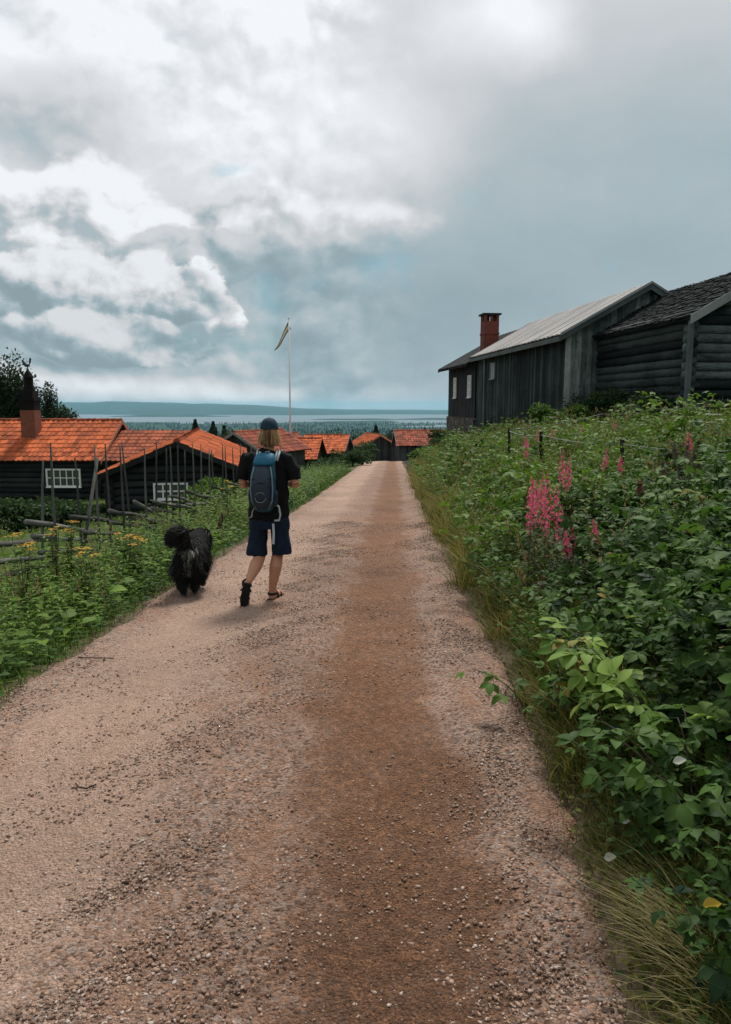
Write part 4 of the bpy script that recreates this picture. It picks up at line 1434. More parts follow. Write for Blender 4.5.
raspberry(725, 770, 2.4, 1, 'shaded raspberry bush in the lower right, under the pale bush', 'raspberry', .06, 8, 8, .32, 3, .3)

# grass along the right road edge, meadow, left weeds, lawn
def strip_pts(n, ylo, yhi, pw, tlo, thi, side, tp=1.0):
    y = ylo + (yhi - ylo) * rng.random(n) ** pw
    t = tlo + (thi - tlo) * rng.random(n) ** tp
    x = road_r(y) + t if side > 0 else road_l(y) - t
    return x, y, t


def on_ground(x, y):
    return np.stack([x, y, H(x, y) - .02], -1)


gr = Leaves()
x, y, t = strip_pts(15000, 1.2, 45, 2.2, -.05, .62, 1, 1.2)
clump = smoothn(x * 3, y * 3, 1.7)
k = clump > -.7; x, y, t, clump = x[k], y[k], t[k], clump[k]; n = len(x)
hgt = (.06 + .26 * rng.random(n)) * np.interp(t, [-.05, .1, .5], [.45, .8, 1.3]) * (1 + .2 * clump)
d = nrm(rand_dirs(n) + np.array([-.7, -.1, 0]) * (rng.random(n) < .75)[:, None])
gr.blades(on_ground(x, y), hgt, np.interp(y, [1, 10, 45], [.004, .007, .02]), d, .35 + .6 * rng.random(n), np.clip(rng.beta(2, 2, n) * .95, 0, 1))
# low clover-like leaves creeping onto the gravel
x, y, t = strip_pts(5000, 1.3, 30, 2.0, -.03, .5, 1, 1.0); n = len(x)
T = rand_dirs(n) + np.array([0, 0, .25])
gr.leaves(on_ground(x, y) + np.array([0, 0, 1]) * (.03 + .16 * rng.random(n) * np.interp(t, [0, .4], [.2, 1]))[:, None], T, np.array([[0, 0, 1.]]) + rng.normal(0, .3, (n, 3)), np.interp(y, [1, 10, 30], [.03, .045, .09]), np.interp(y, [1, 10, 30], [.018, .025, .05]), .3, .1, rng.random(n) * .45)
x, y, t = strip_pts(7000, 1.2, 2.8, 1.0, .02, .7, 1, 1.0); n = len(x)
gr.blades(on_ground(x, y), (.05 + .16 * rng.random(n)) * np.interp(t, [0, .2, .6], [.5, 1, 1.2]), .0035, nrm(rand_dirs(n) + np.array([-.7, -.2, 0])), .4 + .6 * rng.random(n), np.clip(rng.beta(1.8, 2.0, n), 0, 1))
x, y, t = strip_pts(9000, 1.2, 6, 1.3, .04, 1.1, 1, 1.0); n = len(x)
d = nrm(rand_dirs(n) + np.array([-.6, -.2, 0]))
gr.blades(on_ground(x, y), (.08 + .22 * rng.random(n)) * np.interp(t, [0, .2, .6], [.5, 1, 1.2]), .0042, d, .4 + .6 * rng.random(n), np.clip(rng.beta(1.6, 2.4, n), 0, 1))
for _ in range(230):
    y0_ = 3.2 + 34 * random.random() ** 1.5; t0_ = random.uniform(-.02, .45); m = 46
    x0_ = float(road_r(y0_)) + t0_; sc_ = float(np.interp(y0_, [3, 10, 40], [.8, 1.15, 1.5]))
    P_ = np.stack([x0_ + rng.normal(0, .07 * sc_, m), y0_ + rng.normal(0, .11 * sc_, m), np.zeros(m)], -1); P_[:, 2] = H(P_[:, 0], P_[:, 1]) - .02
    gr.blades(P_, (.22 + .38 * rng.random(m) ** 1.5) * sc_ * (.7 + .7 * min(t0_ + .2, .5)), np.full(m, .0045 * sc_ + .0006 * y0_), nrm(rand_dirs(m) + np.array([-.35, -.1, 0])), .25 + .8 * rng.random(m), np.clip(random.uniform(.2, .9) + rng.normal(0, .2, m), 0, 1), 5)
props(gr.build('verge_grass', 'verge'), kind='stuff')
cl = Leaves()
x, y, t = strip_pts(11000, 1.2, 7, 1.3, .08, 1.6, 1, 1.0); n = len(x)
hh_ = .02 + .20 * rng.random(n) * np.interp(t, [0, .15, .6], [.2, .7, 1.2])
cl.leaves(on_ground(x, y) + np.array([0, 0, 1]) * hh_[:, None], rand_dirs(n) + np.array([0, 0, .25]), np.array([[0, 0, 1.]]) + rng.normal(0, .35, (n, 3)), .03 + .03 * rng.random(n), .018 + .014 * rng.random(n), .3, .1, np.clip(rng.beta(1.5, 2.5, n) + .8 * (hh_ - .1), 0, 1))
props(cl.build('ground_cover', 'thicket'), kind='stuff')

me_ = Leaves()
n = 60000
x, y, t = strip_pts(n, 5.0, 50, 1.35, .12, 9.5, 1, 1.25)
k = (y > 9.0) | (t < np.interp(y, [5, 9], [.35, 1.5])); x, y, t = x[k], y[k], t[k]
k = ~((y > 19.8) & (y < 45) & (t > np.interp(y, [19.8, 21, 26, 26.5, 38, 38.5, 46], [8.0, 6.9, 6.6, 5.0, 3.2, 1.9, 1.4]))); x, y, t = x[k], y[k], t[k]; n = len(x)
patch = smoothn(x, y, .9)
hgt = (.20 + .34 * rng.random(n) + .35 * (rng.random(n) < .08)) * (1 + .18 * patch) * np.interp(t, [.1, .5, 1.2], [.5, .9, 1.1])
me_.blades(on_ground(x, y), hgt, np.interp(y, [6, 15, 50], [.007, .011, .03]), rand_dirs(n), .2 + .5 * rng.random(n), np.clip(.5 + .30 * patch + rng.normal(0, .22, n), 0, 1))
x, y, t = strip_pts(12000, 8, 50, 1.3, .2, 7.5, 1, 1.2); n = len(x)
k = ~((y > 19.8) & (y < 45) & (t > np.interp(y, [19.8, 21, 26, 26.5, 38, 38.5, 46], [8.0, 6.9, 6.6, 5.0, 3.2, 1.9, 1.4]))); x, y, t = x[k], y[k], t[k]; n = len(x)
me_.leaves(on_ground(x, y) + np.array([0, 0, 1]) * (.08 + .35 * rng.random(n))[:, None], rand_dirs(n) + np.array([0, 0, .3]), np.array([[0, 0, 1.]]) + rng.normal(0, .4, (n, 3)), np.interp(y, [8, 20, 50], [.07, .1, .2]), np.interp(y, [8, 20, 50], [.03, .045, .09]), .3, .1, rng.random(n) * .5)
mw = Leaves()
def weed_stems(lv, x, y, h, leafL, var, per=10, narrow=.42):
    n = len(x); base = on_ground(x, y); d = rand_dirs(n); ln = rng.random(n) * .3
    top = base + np.stack([d[:, 0] * ln * h, d[:, 1] * ln * h, h], -1)
    lv.blades(base, h, .006, d, ln, var * .5, 3)
    for i in range(per):
        f = .12 + .88 * (i + rng.random(n) * .6) / per
        P = base + (top - base) * f[:, None]
        a = i * 2.4 + rng.random(n) * .8
        T = np.stack([np.cos(a), np.sin(a), .25 + .3 * rng.random(n)], -1)
        L = leafL * (1.15 - .55 * f) * (1 + rng.normal(0, .15, n))
        lv.leaves(P, T, np.array([[0, 0, 1.]]) + rng.normal(0, .25, (n, 3)), L, L * narrow, .35, .12, np.clip(var + rng.normal(0, .12, n) + .25 * (f - .5), 0, 1))
y = 5 + 37 * rng.random(4200) ** 1.4; t = .12 + 6.0 * rng.random(4200) ** 1.7
k = (t < np.interp(y, [6, 9, 19.8, 21, 26, 26.5, 38, 38.5, 46], [.9, 5, 6, 6, 6, 4.4, 2.8, 1.6, 1.2])); y, t = y[k], t[k]
x = road_r(y) + t; n = len(x)
weed_stems(mw, x, y, (.35 + .45 * rng.random(n)) * np.interp(t, [.2, .8], [.7, 1]), np.interp(y, [6, 20, 42], [.08, .11, .16]), np.clip(.35 + .3 * smoothn(x, y, 1.3) + rng.normal(0, .1, n), 0, 1), 9, .3)
xe, ye, he = emergent()
weed_stems(mw, xe, ye, he, .085, rng.random(len(xe)) * .5, 13, .26)
for _ in range(330):
    y0_ = 7.5 + 30 * random.random() ** 1.5; t0_ = .35 + 4.6 * random.random() ** 1.6
    if t0_ > np.interp(y0_, [7, 19.8, 21, 26, 26.5, 38, 38.5, 46], [5, 6, 6, 5.6, 4.2, 2.6, 1.5, 1.1]): continue
    x0_ = float(road_r(y0_)) + t0_
    lv_, _c = random.choice(small_lib if random.random() < .7 else bush_lib)
    mw.append(lv_.arrays(), rot_scale(x0_, y0_, gz(x0_, y0_) - .03, random.random() * 6.28, random.choice((.8, 1.0, 1.5)) * random.uniform(.85, 1.15) * (.7 if lv_ in [q_[0] for q_ in bush_lib] else 1.0)), random.uniform(-.15, .2))
props(mw.build('meadow_herbs', 'weed'), kind='stuff')
sd_ = Leaves()
y = 5 + 34 * rng.random(900) ** 1.3; t = .2 + 5.5 * rng.random(900) ** 1.6
k = (t < np.interp(y, [5, 9, 19.8, 21, 26, 26.5, 38, 38.5, 46], [1.0, 5, 6, 6, 6, 4.4, 2.8, 1.6, 1.2])); y, t = y[k], t[k]
x = road_r(y) + t; n = len(x); hs_ = .5 + .45 * rng.random(n); dd = rand_dirs(n); ln = .1 + .35 * rng.random(n)
sd_.blades(on_ground(x, y), hs_, np.interp(y, [5, 40], [.004, .012]), dd, ln, rng.random(n) * .6, 4)
tip = on_ground(x, y) + np.array([0, 0, 1]) * (hs_ * (1 - .35 * ln))[:, None] + dd * (hs_ * ln)[:, None]
for i in range(5):
    sd_.leaves(tip - np.array([0, 0, 1]) * (hs_ * .05 * i)[:, None] - dd * (hs_ * .03 * i)[:, None], rand_dirs(n) * .6 + np.array([0, 0, .8]), rng.normal(0, 1, (n, 3)), np.interp(y, [5, 40], [.05, .10]), np.interp(y, [5, 40], [.012, .03]), .2, 0, .3 + .6 * rng.random(n))
M['seed_grass'] = leafmat('seed_grass', (.11, .10, .04), (.34, .22, .13), .7, .3)
props(sd_.build('seeding_grass', 'seed_grass'), kind='stuff')
props(me_.build('meadow_grass', 'meadow'), kind='stuff')

# rank dark weeds at the foot of the buildings
wd = Leaves()
n = 5200
s = rng.random(n)
def along(seg, n):
    a, b, dp, hh_ = seg
    s = rng.random(n); dd = rng.random(n) * dp
    ax_, ay_ = a; bx_, by_ = b
    L = math.hypot(bx_ - ax_, by_ - ay_); nx_, ny_ = -(by_ - ay_) / L, (bx_ - ax_) / L
    x = ax_ + (bx_ - ax_) * s + nx_ * dd; y = ay_ + (by_ - ay_) * s + ny_ * dd
    return x, y, hh_ * (1 - .6 * dd / dp)
for seg, n in (((( 8.8, 20.9), (8.25, 26.1), 1.0, 1.0), 3000), (((9.0, 20.4), (12.8, 20.2), -1.0, .6), 1800), (((8.4, 25.9), (6.9, 26.0), 1.3, .9), 1800), (((6.8, 26.2), (5.4, 38.2), .9, .75), 4200), (((6.4, 38.3), (4.1, 38.1), 1.2, .9), 1800), (((4.0, 38.5), (3.4, 45), .9, .9), 1500)):
    x, y, hm = along(seg, n)
    hgt = 1.35 * hm * (.15 + .85 * rng.random(n)) * (.65 + .5 * np.clip(smoothn(x, y, 2.2), -.6, .9))
    wd.leaves(on_ground(x, y) + np.array([0, 0, 1]) * hgt[:, None], rand_dirs(n) + np.array([0, 0, .1]), np.array([[0, 0, 1.]]) + rng.normal(0, .5, (n, 3)), .13 + .05 * rng.random(n), .05 + .03 * rng.random(n), .35, .1)
props(wd.build('wall_weeds', 'weed_dark'), kind='stuff')

# left verge weeds: upright leafy stems
lw = Leaves()
x, y, t = strip_pts(2300, 3.0, 30, 1.5, .12, 1.75, -1, .85)
h = (.18 + .36 * rng.random(len(x))) * np.interp(t, [.1, .5, 1.7], [.5, 1, 1.15]) * np.interp(y, [3, 6, 10, 30], [.8, .95, 1.0, 1.0])
weed_stems(lw, x, y, h, np.interp(y, [3, 10, 30], [.07, .085, .14]), np.clip(.42 + .25 * smoothn(x, y, 1.6), 0, 1), 9)
x, y, t = strip_pts(16000, 2.8, 48, 1.7, -.06, 1.9, -1, 1.0); n = len(x)
h = (.10 + .34 * rng.random(n)) * np.interp(t, [-.05, .15, .5], [.35, .6, 1])
lw.blades(on_ground(x, y), h, np.interp(y, [2, 12, 48], [.005, .010, .03]), rand_dirs(n), .25 + .5 * rng.random(n), np.clip(rng.normal(.5, .22, n), 0, 1))
x, y, t = strip_pts(5000, 2.8, 48, 1.7, 0, 1.8, -1, 1.0); n = len(x)
lw.leaves(on_ground(x, y) + np.array([0, 0, 1]) * (.02 + .12 * rng.random(n))[:, None], rand_dirs(n) + np.array([0, 0, .3]), np.array([[0, 0, 1.]]) + rng.normal(0, .3, (n, 3)), .07, .035, .3, .1, rng.random(n) * .4)
# thicker, taller growth where the fence meets the road further on
x, y, t = strip_pts(1500, 15, 48, 1.2, .2, 2.6, -1, 1.0)
weed_stems(lw, x, y, .35 + .5 * rng.random(len(x)), .13, np.clip(.55 + .3 * smoothn(x, y, 1.2), 0, 1), 9)
x, y, t = strip_pts(420, 4.0, 16, 1.3, .25, 1.7, -1, .9)
weed_stems(lw, x, y, (.40 + .42 * rng.random(len(x))) * np.interp(t, [.2, .7], [.7, 1]), .09, np.clip(.7 + .25 * rng.normal(0, 1, len(x)), 0, 1), 12, .3)
n = 500; x, y, t = strip_pts(n, 4.0, 14, 1.3, .15, 1.6, -1, 1.0); n = len(x)   # big basal leaves
lw.leaves(on_ground(x, y) + np.array([0, 0, 1]) * (.08 + .22 * rng.random(n))[:, None], rand_dirs(n) + np.array([0, 0, .4]), np.array([[0, 0, 1.]]) + rng.normal(0, .3, (n, 3)), .12 + .08 * rng.random(n), .06 + .04 * rng.random(n), .4, .1, np.clip(rng.normal(.6, .25, n), 0, 1))
props(lw.build('roadside_weeds', 'weed'), kind='stuff')
lg = Leaves()
x, y, t = strip_pts(520, 3.6, 24, 1.3, .15, 1.8, -1, 1.0); n = len(x); hs_ = .35 + .45 * rng.random(n); dd = rand_dirs(n); ln = .1 + .35 * rng.random(n)
lg.blades(on_ground(x, y), hs_, np.interp(y, [4, 24], [.004, .008]), dd, ln, rng.random(n) * .6, 4)
tip = on_ground(x, y) + np.array([0, 0, 1]) * (hs_ * (1 - .35 * ln))[:, None] + dd * (hs_ * ln)[:, None]
for i in range(4):
    lg.leaves(tip - np.array([0, 0, 1]) * (hs_ * .05 * i)[:, None] - dd * (hs_ * .03 * i)[:, None], rand_dirs(n) * .5 + np.array([0, 0, .9]), rng.normal(0, 1, (n, 3)), .045, .010, .2, 0, .3 + .6 * rng.random(n))
props(lg.build('verge_seed_grass', 'seed_grass'), kind='stuff')

la = Leaves()
n = 26000
y = 5.5 + 36 * rng.random(n) ** 1.3; x = road_l(y) - 1.7 - (1 + y * .42) * rng.random(n)
k = ~((y > 22.3) & (x > -8.5 - (y - 22) * .2) & (x < -3.6)) & (y < 37.5); x, y = x[k], y[k]; n = len(x)
la.blades(on_ground(x, y), .07 + .12 * rng.random(n), np.interp(y, [5, 15, 40], [.008, .015, .035]), rand_dirs(n), .3 + .5 * rng.random(n), np.clip(.5 + .2 * smoothn(x, y, 1.1) + rng.normal(0, .2, n), 0, 1))
props(la.build('lawn_grass', 'lawn'), kind='stuff')

# ---- fireweed
def fireweed_proto(seed, hgt=1.15, spike=.34):
    random.seed(seed)
    stem = MB(); bend = random.uniform(-.05, .05)
    P = lambda s: (bend * s * s * 1.6, bend * .6 * s * s, hgt * s)
    stem.tube([P(i / 6) for i in range(7)], list(np.linspace(.0065, .002, 7)), 6)
    lf = Leaves(); n = 62
    s = np.linspace(.10, 1 - spike / hgt - .02, n)
    a = np.arange(n) * 2.4
    pts = np.array([P(v) for v in s])
    T = np.stack([np.cos(a), np.sin(a), rng.uniform(-.2, .5, n)], -1)
    lf.leaves(pts, T, np.array([[0, 0, 1.]]) + rng.normal(0, .2, (n, 3)), .14 * (1.1 - .5 * s), .022, .4, .08, np.clip(rng.normal(.5, .25, n), 0, 1), prof=(.2, .9, 1, .6, .05))
    fl = Leaves(); n = 44
    s = np.linspace(1 - spike / hgt, 1.0, n); a = np.arange(n) * 2.4
    taper = np.interp(np.linspace(0, 1, n), [0, .55, .85, 1], [1, .8, .35, .12]) * np.where(np.arange(n) < 6, .6, 1)
    pts = np.array([P(v) for v in s])
    o = np.stack([np.cos(a), np.sin(a), np.full(n, .15)], -1)
    cen = pts + o * (.040 * taper * rng.uniform(.6, 1.25, n))[:, None] + rng.normal(0, .006, (n, 3))
    for k in range(4):
        r = k * math.pi / 2 + rng.random(n) * .6
        u = nrm(np.cross(o, [0, 0, 1.])); v = np.cross(u, o)
        T = u * np.cos(r)[:, None] + v * np.sin(r)[:, None] + o * .35
        fl.leaves(cen, T + rng.normal(0, .25, (n, 3)), o, .0185 * taper + .003, .015 * taper + .003, .1, .1, np.clip(rng.normal(.45, .32, n), 0, 1), prof=(.3, 1, .8))
    fl.leaves(pts, o, np.array([[0, 0, 1.]]) + 0 * o, .045 * taper, .004, .1, 0, rng.random(n) * .2, prof=(1, 1, .6))
    return stem.mesh('stem', True), lf.mesh('leaves'), fl.mesh('flowers')


fw_protos = [fireweed_proto(s_, h_, sp_) for s_, h_, sp_ in ((1, 1.15, .36), (2, 1.0, .26), (3, 1.25, .42))]
for tri in fw_protos:
    for me2, mt in zip(tri, ('stem_red', 'fire_leaf', 'fire_flower')): me2.materials.append(M[mt])
random.seed(99)


def fireweed(px, py, Y, label, v=0, sc=None):
    """tip of the spike at the pixel, rooted on the bank"""
    p = at(px, py, Y); g0 = gz(p[0], Y)
    h = max(p[2] - g0, .35); base_h = (1.15, 1.0, 1.25)[v]
    s = h / base_h; sx = max(s, .55)
    o = thing('fireweed', label, 'flower', (p[0], Y, g0), random.random() * 6, 'pink fireweed on the right bank')
    o.scale = (sx, sx, s)
    for me2, nm in zip(fw_protos[v], ('stem', 'leaves', 'flower_spike')): link(bpy.data.objects.new(nm, me2), o)


FW = [(537, 474, 6.6, 'fireweed at the left of the biggest pink cluster', 0), (547, 472, 6.3, 'tallest pink fireweed in the middle of the biggest cluster', 2),
      (556, 484, 6.1, 'fireweed at the right of the biggest pink cluster', 0), (538, 478, 6.0, 'short pink fireweed in front of the biggest cluster, nearest the road', 1),
      (548, 494, 5.7, 'lowest fireweed of the biggest pink cluster', 0),
      (530, 490, 5.9, 'fireweed leaning towards the road from the biggest cluster', 0),
      (558, 505, 5.6, 'fireweed drooping at the lower right of the biggest cluster', 2),
      (563, 449, 7.6, 'tall fireweed with a dense spike just above the biggest cluster', 2), (566, 458, 7.3, 'reddish fireweed just right of the tall spike above the biggest cluster', 0),
      (577, 520, 5.4, 'fireweed with two-tone pink spike below the biggest cluster', 0), (573, 530, 5.2, 'smaller fireweed leaning beside the two-tone spike', 1),
      (601, 519, 5.3, 'single bright fireweed spike standing alone right of the lower pair', 1),
      (605, 448, 8.2, 'pale pink fireweed standing alone between rope posts', 0), (623, 456, 8.0, 'small fireweed beside the nearest rope fence post', 1),
      (637, 478, 7.0, 'short fireweed among raspberry leaves right of centre of the bank', 1),
      (524, 440, 11.5, 'fireweed just right of the corner rope post', 0), (530, 436, 12.5, 'slender far fireweed behind the rope', 1),
      (552, 427, 15, 'far pink fireweed beyond the second rope post', 0), (560, 424, 16, 'distant fireweed below the plank barn corner', 1),
      (572, 423, 17, 'distant fireweed in the middle of the far row', 0), (583, 425, 16, 'distant fireweed at the right end of the far row', 0),
      (536, 428, 15, 'far fireweed behind the corner rope post', 0), (614, 420, 15, 'far fireweed below the dark log wall', 1), (693, 432, 7.6, 'pale fireweed on the bank crest near the right edge', 1)]
for a in FW: fireweed(a[0], a[1], a[2], a[3], a[4])


# ---- tansy with yellow heads on the left
def tansy(px, py, Y, label):
    p = at(px, py, Y); g0 = gz(p[0], Y); h = max(.4, p[2] - g0)
    o = thing('tansy', label, 'flower', (p[0], Y, g0), random.random() * 6, 'yellow flowering tansy at the left verge')
    st = MB(); lf = Leaves()
    for k in range(5):
        fl = Leaves()
        a = random.random() * 6.28; sp = random.uniform(.02, .13); hh_ = h * random.uniform(.8, 1.0)
        top = (sp * math.cos(a), sp * math.sin(a), hh_)
        st.tube([(0, 0, 0), (top[0] * .4, top[1] * .4, hh_ * .5), top], [.005, .004, .003], 5)
        m = 22
        q_ = np.array(top) + np.stack([np.clip(rng.normal(0, .026, m), -.05, .05), np.clip(rng.normal(0, .026, m), -.05, .05), rng.uniform(-.005, .010, m)], -1)
        fl.leaves(q_, rand_dirs(m), np.array([[0, 0, 1.]]) + rng.normal(0, .15, (m, 3)), .024, .024, .2, -.1, prof=(.5, 1, .6))
        fl.build('flower_head', 'tansy_flower', o)
        m = 26; f = rng.uniform(.1, .92, m); P = np.outer(f, top); a2 = rng.random(m) * 6.28
        lf.leaves(P, np.stack([np.cos(a2), np.sin(a2), np.full(m, .4)], -1), np.array([[0, 0, 1.]]) + rng.normal(0, .2, (m, 3)), .10, .035, .4, .1)
    st.build('stems', 'stem_green', o, True); lf.build('leaves', 'weed', o)
for a in ((20, 534, 7.6, 'tansy with yellow heads leftmost by the fence rails'), (52, 524, 8.2, 'tansy with yellow heads left of the tallest tansy, by the tall stakes'),
          (67, 518, 8.6, 'tallest tansy with orange yellow heads between fence stakes'), (126, 531, 8.8, 'tansy with yellow heads in the weeds left of the dog'),
          (136, 537, 8.4, 'lower tansy nearest the dog on its left'), (82, 546, 7.4, 'low tansy with dull yellow heads in the middle of the weeds'), (226, 478, 15, 'pale yellow flowering tansy just left of the walker')): tansy(*a)


# ---- white umbel flowers near the log house and on the meadow
def umbel(px, py, Y, label):
    p = at(px, py, Y); g0 = gz(p[0], Y); h = max(.45, p[2] - g0)
    o = thing('cow_parsley', label, 'flower', (p[0], Y, g0), random.random() * 6, 'white umbel flowers on the bank')
    st = MB(); lf = Leaves()
    for k in range(4):
        fl = Leaves()
        a = random.random() * 6.28; sp = random.uniform(.03, .2); hh_ = h * random.uniform(.8, 1.0)
        top = np.array((sp * math.cos(a), sp * math.sin(a), hh_))
        st.tube([(0, 0, 0), (top[0] * .3, top[1] * .3, hh_ * .6), tuple(top)], [.007, .005, .003], 5)
        for j in range(9):
            b = j * 2.4; r = .07 * math.sqrt((j + .5) / 9)
            t2 = top + np.array((r * math.cos(b), r * math.sin(b), .04 - r * .15))
            st.tube([tuple(top), tuple(t2)], .0012, 4)
            m = 8
            fl.leaves(t2 + rng.normal(0, .011, (m, 3)) * np.array([1, 1, .3]), rand_dirs(m), np.array([[0, 0, 1.]]) + rng.normal(0, .2, (m, 3)), .014, .014, .1, 0, prof=(.5, 1, .6))
        fl.build('flower_head', 'umbel_flower', o)
        m = 16; f = rng.uniform(.1, .8, m); P = np.outer(f, top); a2 = rng.random(m) * 6.28
        lf.leaves(P, np.stack([np.cos(a2), np.sin(a2), np.full(m, .3)], -1), np.array([[0, 0, 1.]]) + rng.normal(0, .2, (m, 3)), .13, .04, .4, .1)
    st.build('stems', 'stem_green', o, True); lf.build('leaves', 'weed', o)
for a in ((706, 405, 14.5, 'white umbel flower rightmost below the log gable'), (672, 409, 16, 'white umbel flower below the corner of the log storehouse'), (646, 414, 14, 'white umbel flower below the black log side wall'),
          (556, 412, 20, 'white umbel flower below the corner of the plank barn'), (716, 416, 10, 'nearest white umbel flower at the right edge')): umbel(*a)


# tall dried seed stems
def seed_stems(px, py, Y, label):
    p = at(px, py, Y); g0 = gz(p[0], Y); h = max(.5, p[2] - g0)
    o = thing('dried_thistle', label, 'plant', (p[0], Y, g0), 0.5)
    st = MB()
    for k in range(8):
        hd = Leaves()
        a = random.random() * 6.28; sp = random.uniform(.03, .22); hh_ = h * random.uniform(.7, 1.0)
        top = np.array((sp * math.cos(a), sp * math.sin(a), hh_))
        st.tube([(0, 0, 0), (top[0] * .3, top[1] * .3, hh_ * .6), tuple(top)], [.006, .005, .003], 5)
        for j in range(7):
            c = top * (1 - .018 * j) + rng.normal(0, .018, 3); m = 14
            dd = nrm(rng.normal(0, 1, (m, 3)) + np.array([0, 0, .6]))
            hd.leaves(np.repeat(c[None], m, 0), dd, rng.normal(0, 1, (m, 3)), .035, .008, .1, 0, prof=(.5, 1, .2))
        hd.build('seed_head', 'seed', o)
    st.build('stems', 'stem_brown', o, True)
M['seed'] = leafmat('seed', (.06, .055, .03), (.20, .17, .12), .8, .2)
seed_stems(687, 440, 6.4, 'tall brown dried thistle stems topping the bank near the right edge')


# ---- trees and shrubs
def tree(name, label, px, py_top, Y, width, crown_frac, mat, leaf=.14, n=2600, group=None, trunk=True, lobes=16, sq=.9):
    p = at(px, py_top, Y); g0 = gz(p[0], Y); h = p[2] - g0
    o = thing(name, label, 'tree' if trunk else 'shrub', (p[0], Y, g0), random.random() * 6, group)
    ch_ = h * crown_frac; cz = h - ch_ / 2
    tr_ = MB(); cen = []
    for i in range(lobes):
        v = rng.normal(0, 1, 3); v /= np.linalg.norm(v); rr = rng.random() ** .45
        cen.append(np.array([v[0] * rr * width * .40, v[1] * rr * width * .40, cz + v[2] * rr * ch_ * .42]))
    if trunk:
        tr_.tube([(0, 0, -.3), (.05, .02, h * .3), (.0, .05, h * .6), (0, 0, h * .88)], [h * .02, h * .015, h * .009, h * .003], 8)
        for c in cen: tr_.tube([(0, 0, max(.15 * h, c[2] - h * .22)), (c[0] * .5, c[1] * .5, c[2] - h * .08), tuple(c)], [h * .007, h * .004, h * .0015], 5)
    else:
        for c in cen: tr_.tube([(0, 0, 0), (c[0] * .6, c[1] * .6, c[2] * .6), tuple(c)], [.015, .01, .004], 5)
    tr_.build('trunk' if trunk else 'branches', 'bark', o, True)
    lv = Leaves(); m = n // lobes
    for c in cen:
        v = nrm(rng.normal(0, 1, (m, 3))); rad = rng.random(m) ** .5
        sc = rng.uniform(.7, 1.2)
        P = c + v * (rad * sc)[:, None] * np.array([width * .22, width * .22, ch_ * .19 * sq])
        T = v + rng.normal(0, .6, (m, 3)) - np.array([0, 0, .2])
        N = np.array([[0, 0, 1.]]) + rng.normal(0, .6, (m, 3))
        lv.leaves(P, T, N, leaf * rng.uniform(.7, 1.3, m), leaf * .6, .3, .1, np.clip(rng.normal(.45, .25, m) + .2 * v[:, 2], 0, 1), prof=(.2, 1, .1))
    lv.build('crown' if trunk else 'foliage', mat, o)
    return o


tree('birch_tree', 'big dark leafy tree rising behind the sooty chimney at the left edge', 6, 351, 52, 4.2, .85, 'tree_leaf', .22, 13000, lobes=30)
tree('birch_tree', 'smaller rounded dark tree right of the sooty chimney, behind the tiled roof', 56, 378, 50, 2.6, .75, 'tree_leaf', .19, 7000, lobes=20)
tree('shrub', 'dark shrub below the farmhouse window at the left edge', 14, 492, 19, 2.6, .95, 'shrub_leaf', .10, 3200, None, False, 18)
tree('shrub', 'dark shrub below the farmhouse window, right of the leftmost shrub', 58, 498, 20, 2.4, .95, 'shrub_leaf', .10, 2800, None, False, 16)
tree('shrub', 'small dark shrub by the wall left of the gabled storehouse', 96, 504, 24, 2.0, .95, 'shrub_leaf', .11, 2000, None, False, 12)
tree('shrub', 'bushy shrub in the weeds just left of the walker', 214, 466, 20.5, 1.5, .9, 'weed', .10, 2200, None, False, 14)
tree('shrub', 'green bush on the left of the road crest, in front of the end cabins', 352, 448, 62, 4.2, .9, 'shrub_leaf', .2, 2600, None, False, 16)
tree('shrub', 'dark bush on the left of the road near its crest', 330, 459, 50, 3.2, .9, 'shrub_leaf', .17, 2200, None, False, 14)
tree('shrub', 'round bush right behind the road end, left of the dark end cabin', 362, 441, 78, 4.0, .9, 'shrub_leaf', .22, 2000, None, False, 14)
tree('shrub', 'green bush between the brown roofed house and the stone footing', 443, 428, 52, 2.2, .85, 'shrub_leaf', .2, 2600, None, False, 16)
tree('shrub', 'low bush against the stone footing of the cottage', 452, 436, 36.5, 2.0, .9, 'shrub_leaf', .12, 1800, None, False, 12)
tree('shrub', 'brownish green bush on the right of the road below the cottage', 428, 446, 40, 2.2, .9, 'weed', .13, 1800, None, False, 12)
tree('shrub', 'pale leafed shrub in front of the plank barn side wall', 544, 405, 24.8, 1.3, .9, 'weed', .1, 1300, None, False, 10)

tree('shrub', 'dark bushy shrub in the corner between plank barn gable and log wall', 607, 388, 24.6, 2.0, .95, 'shrub_leaf', .11, 2600, None, False, 14)
tree('shrub', 'dark low shrub against the middle of the black log side wall', 648, 391, 21.6, 1.8, .95, 'shrub_leaf', .10, 2400, None, False, 14)
tree('shrub', 'small shrub below the barn corner, left of the bleached gable', 572, 403, 24.4, 1.5, .95, 'weed', .10, 1700, None, False, 12)
tree('shrub', 'low shrub at the far end of the plank barn side wall', 508, 421, 31, 1.9, .95, 'shrub_leaf', .11, 1900, None, False, 12)


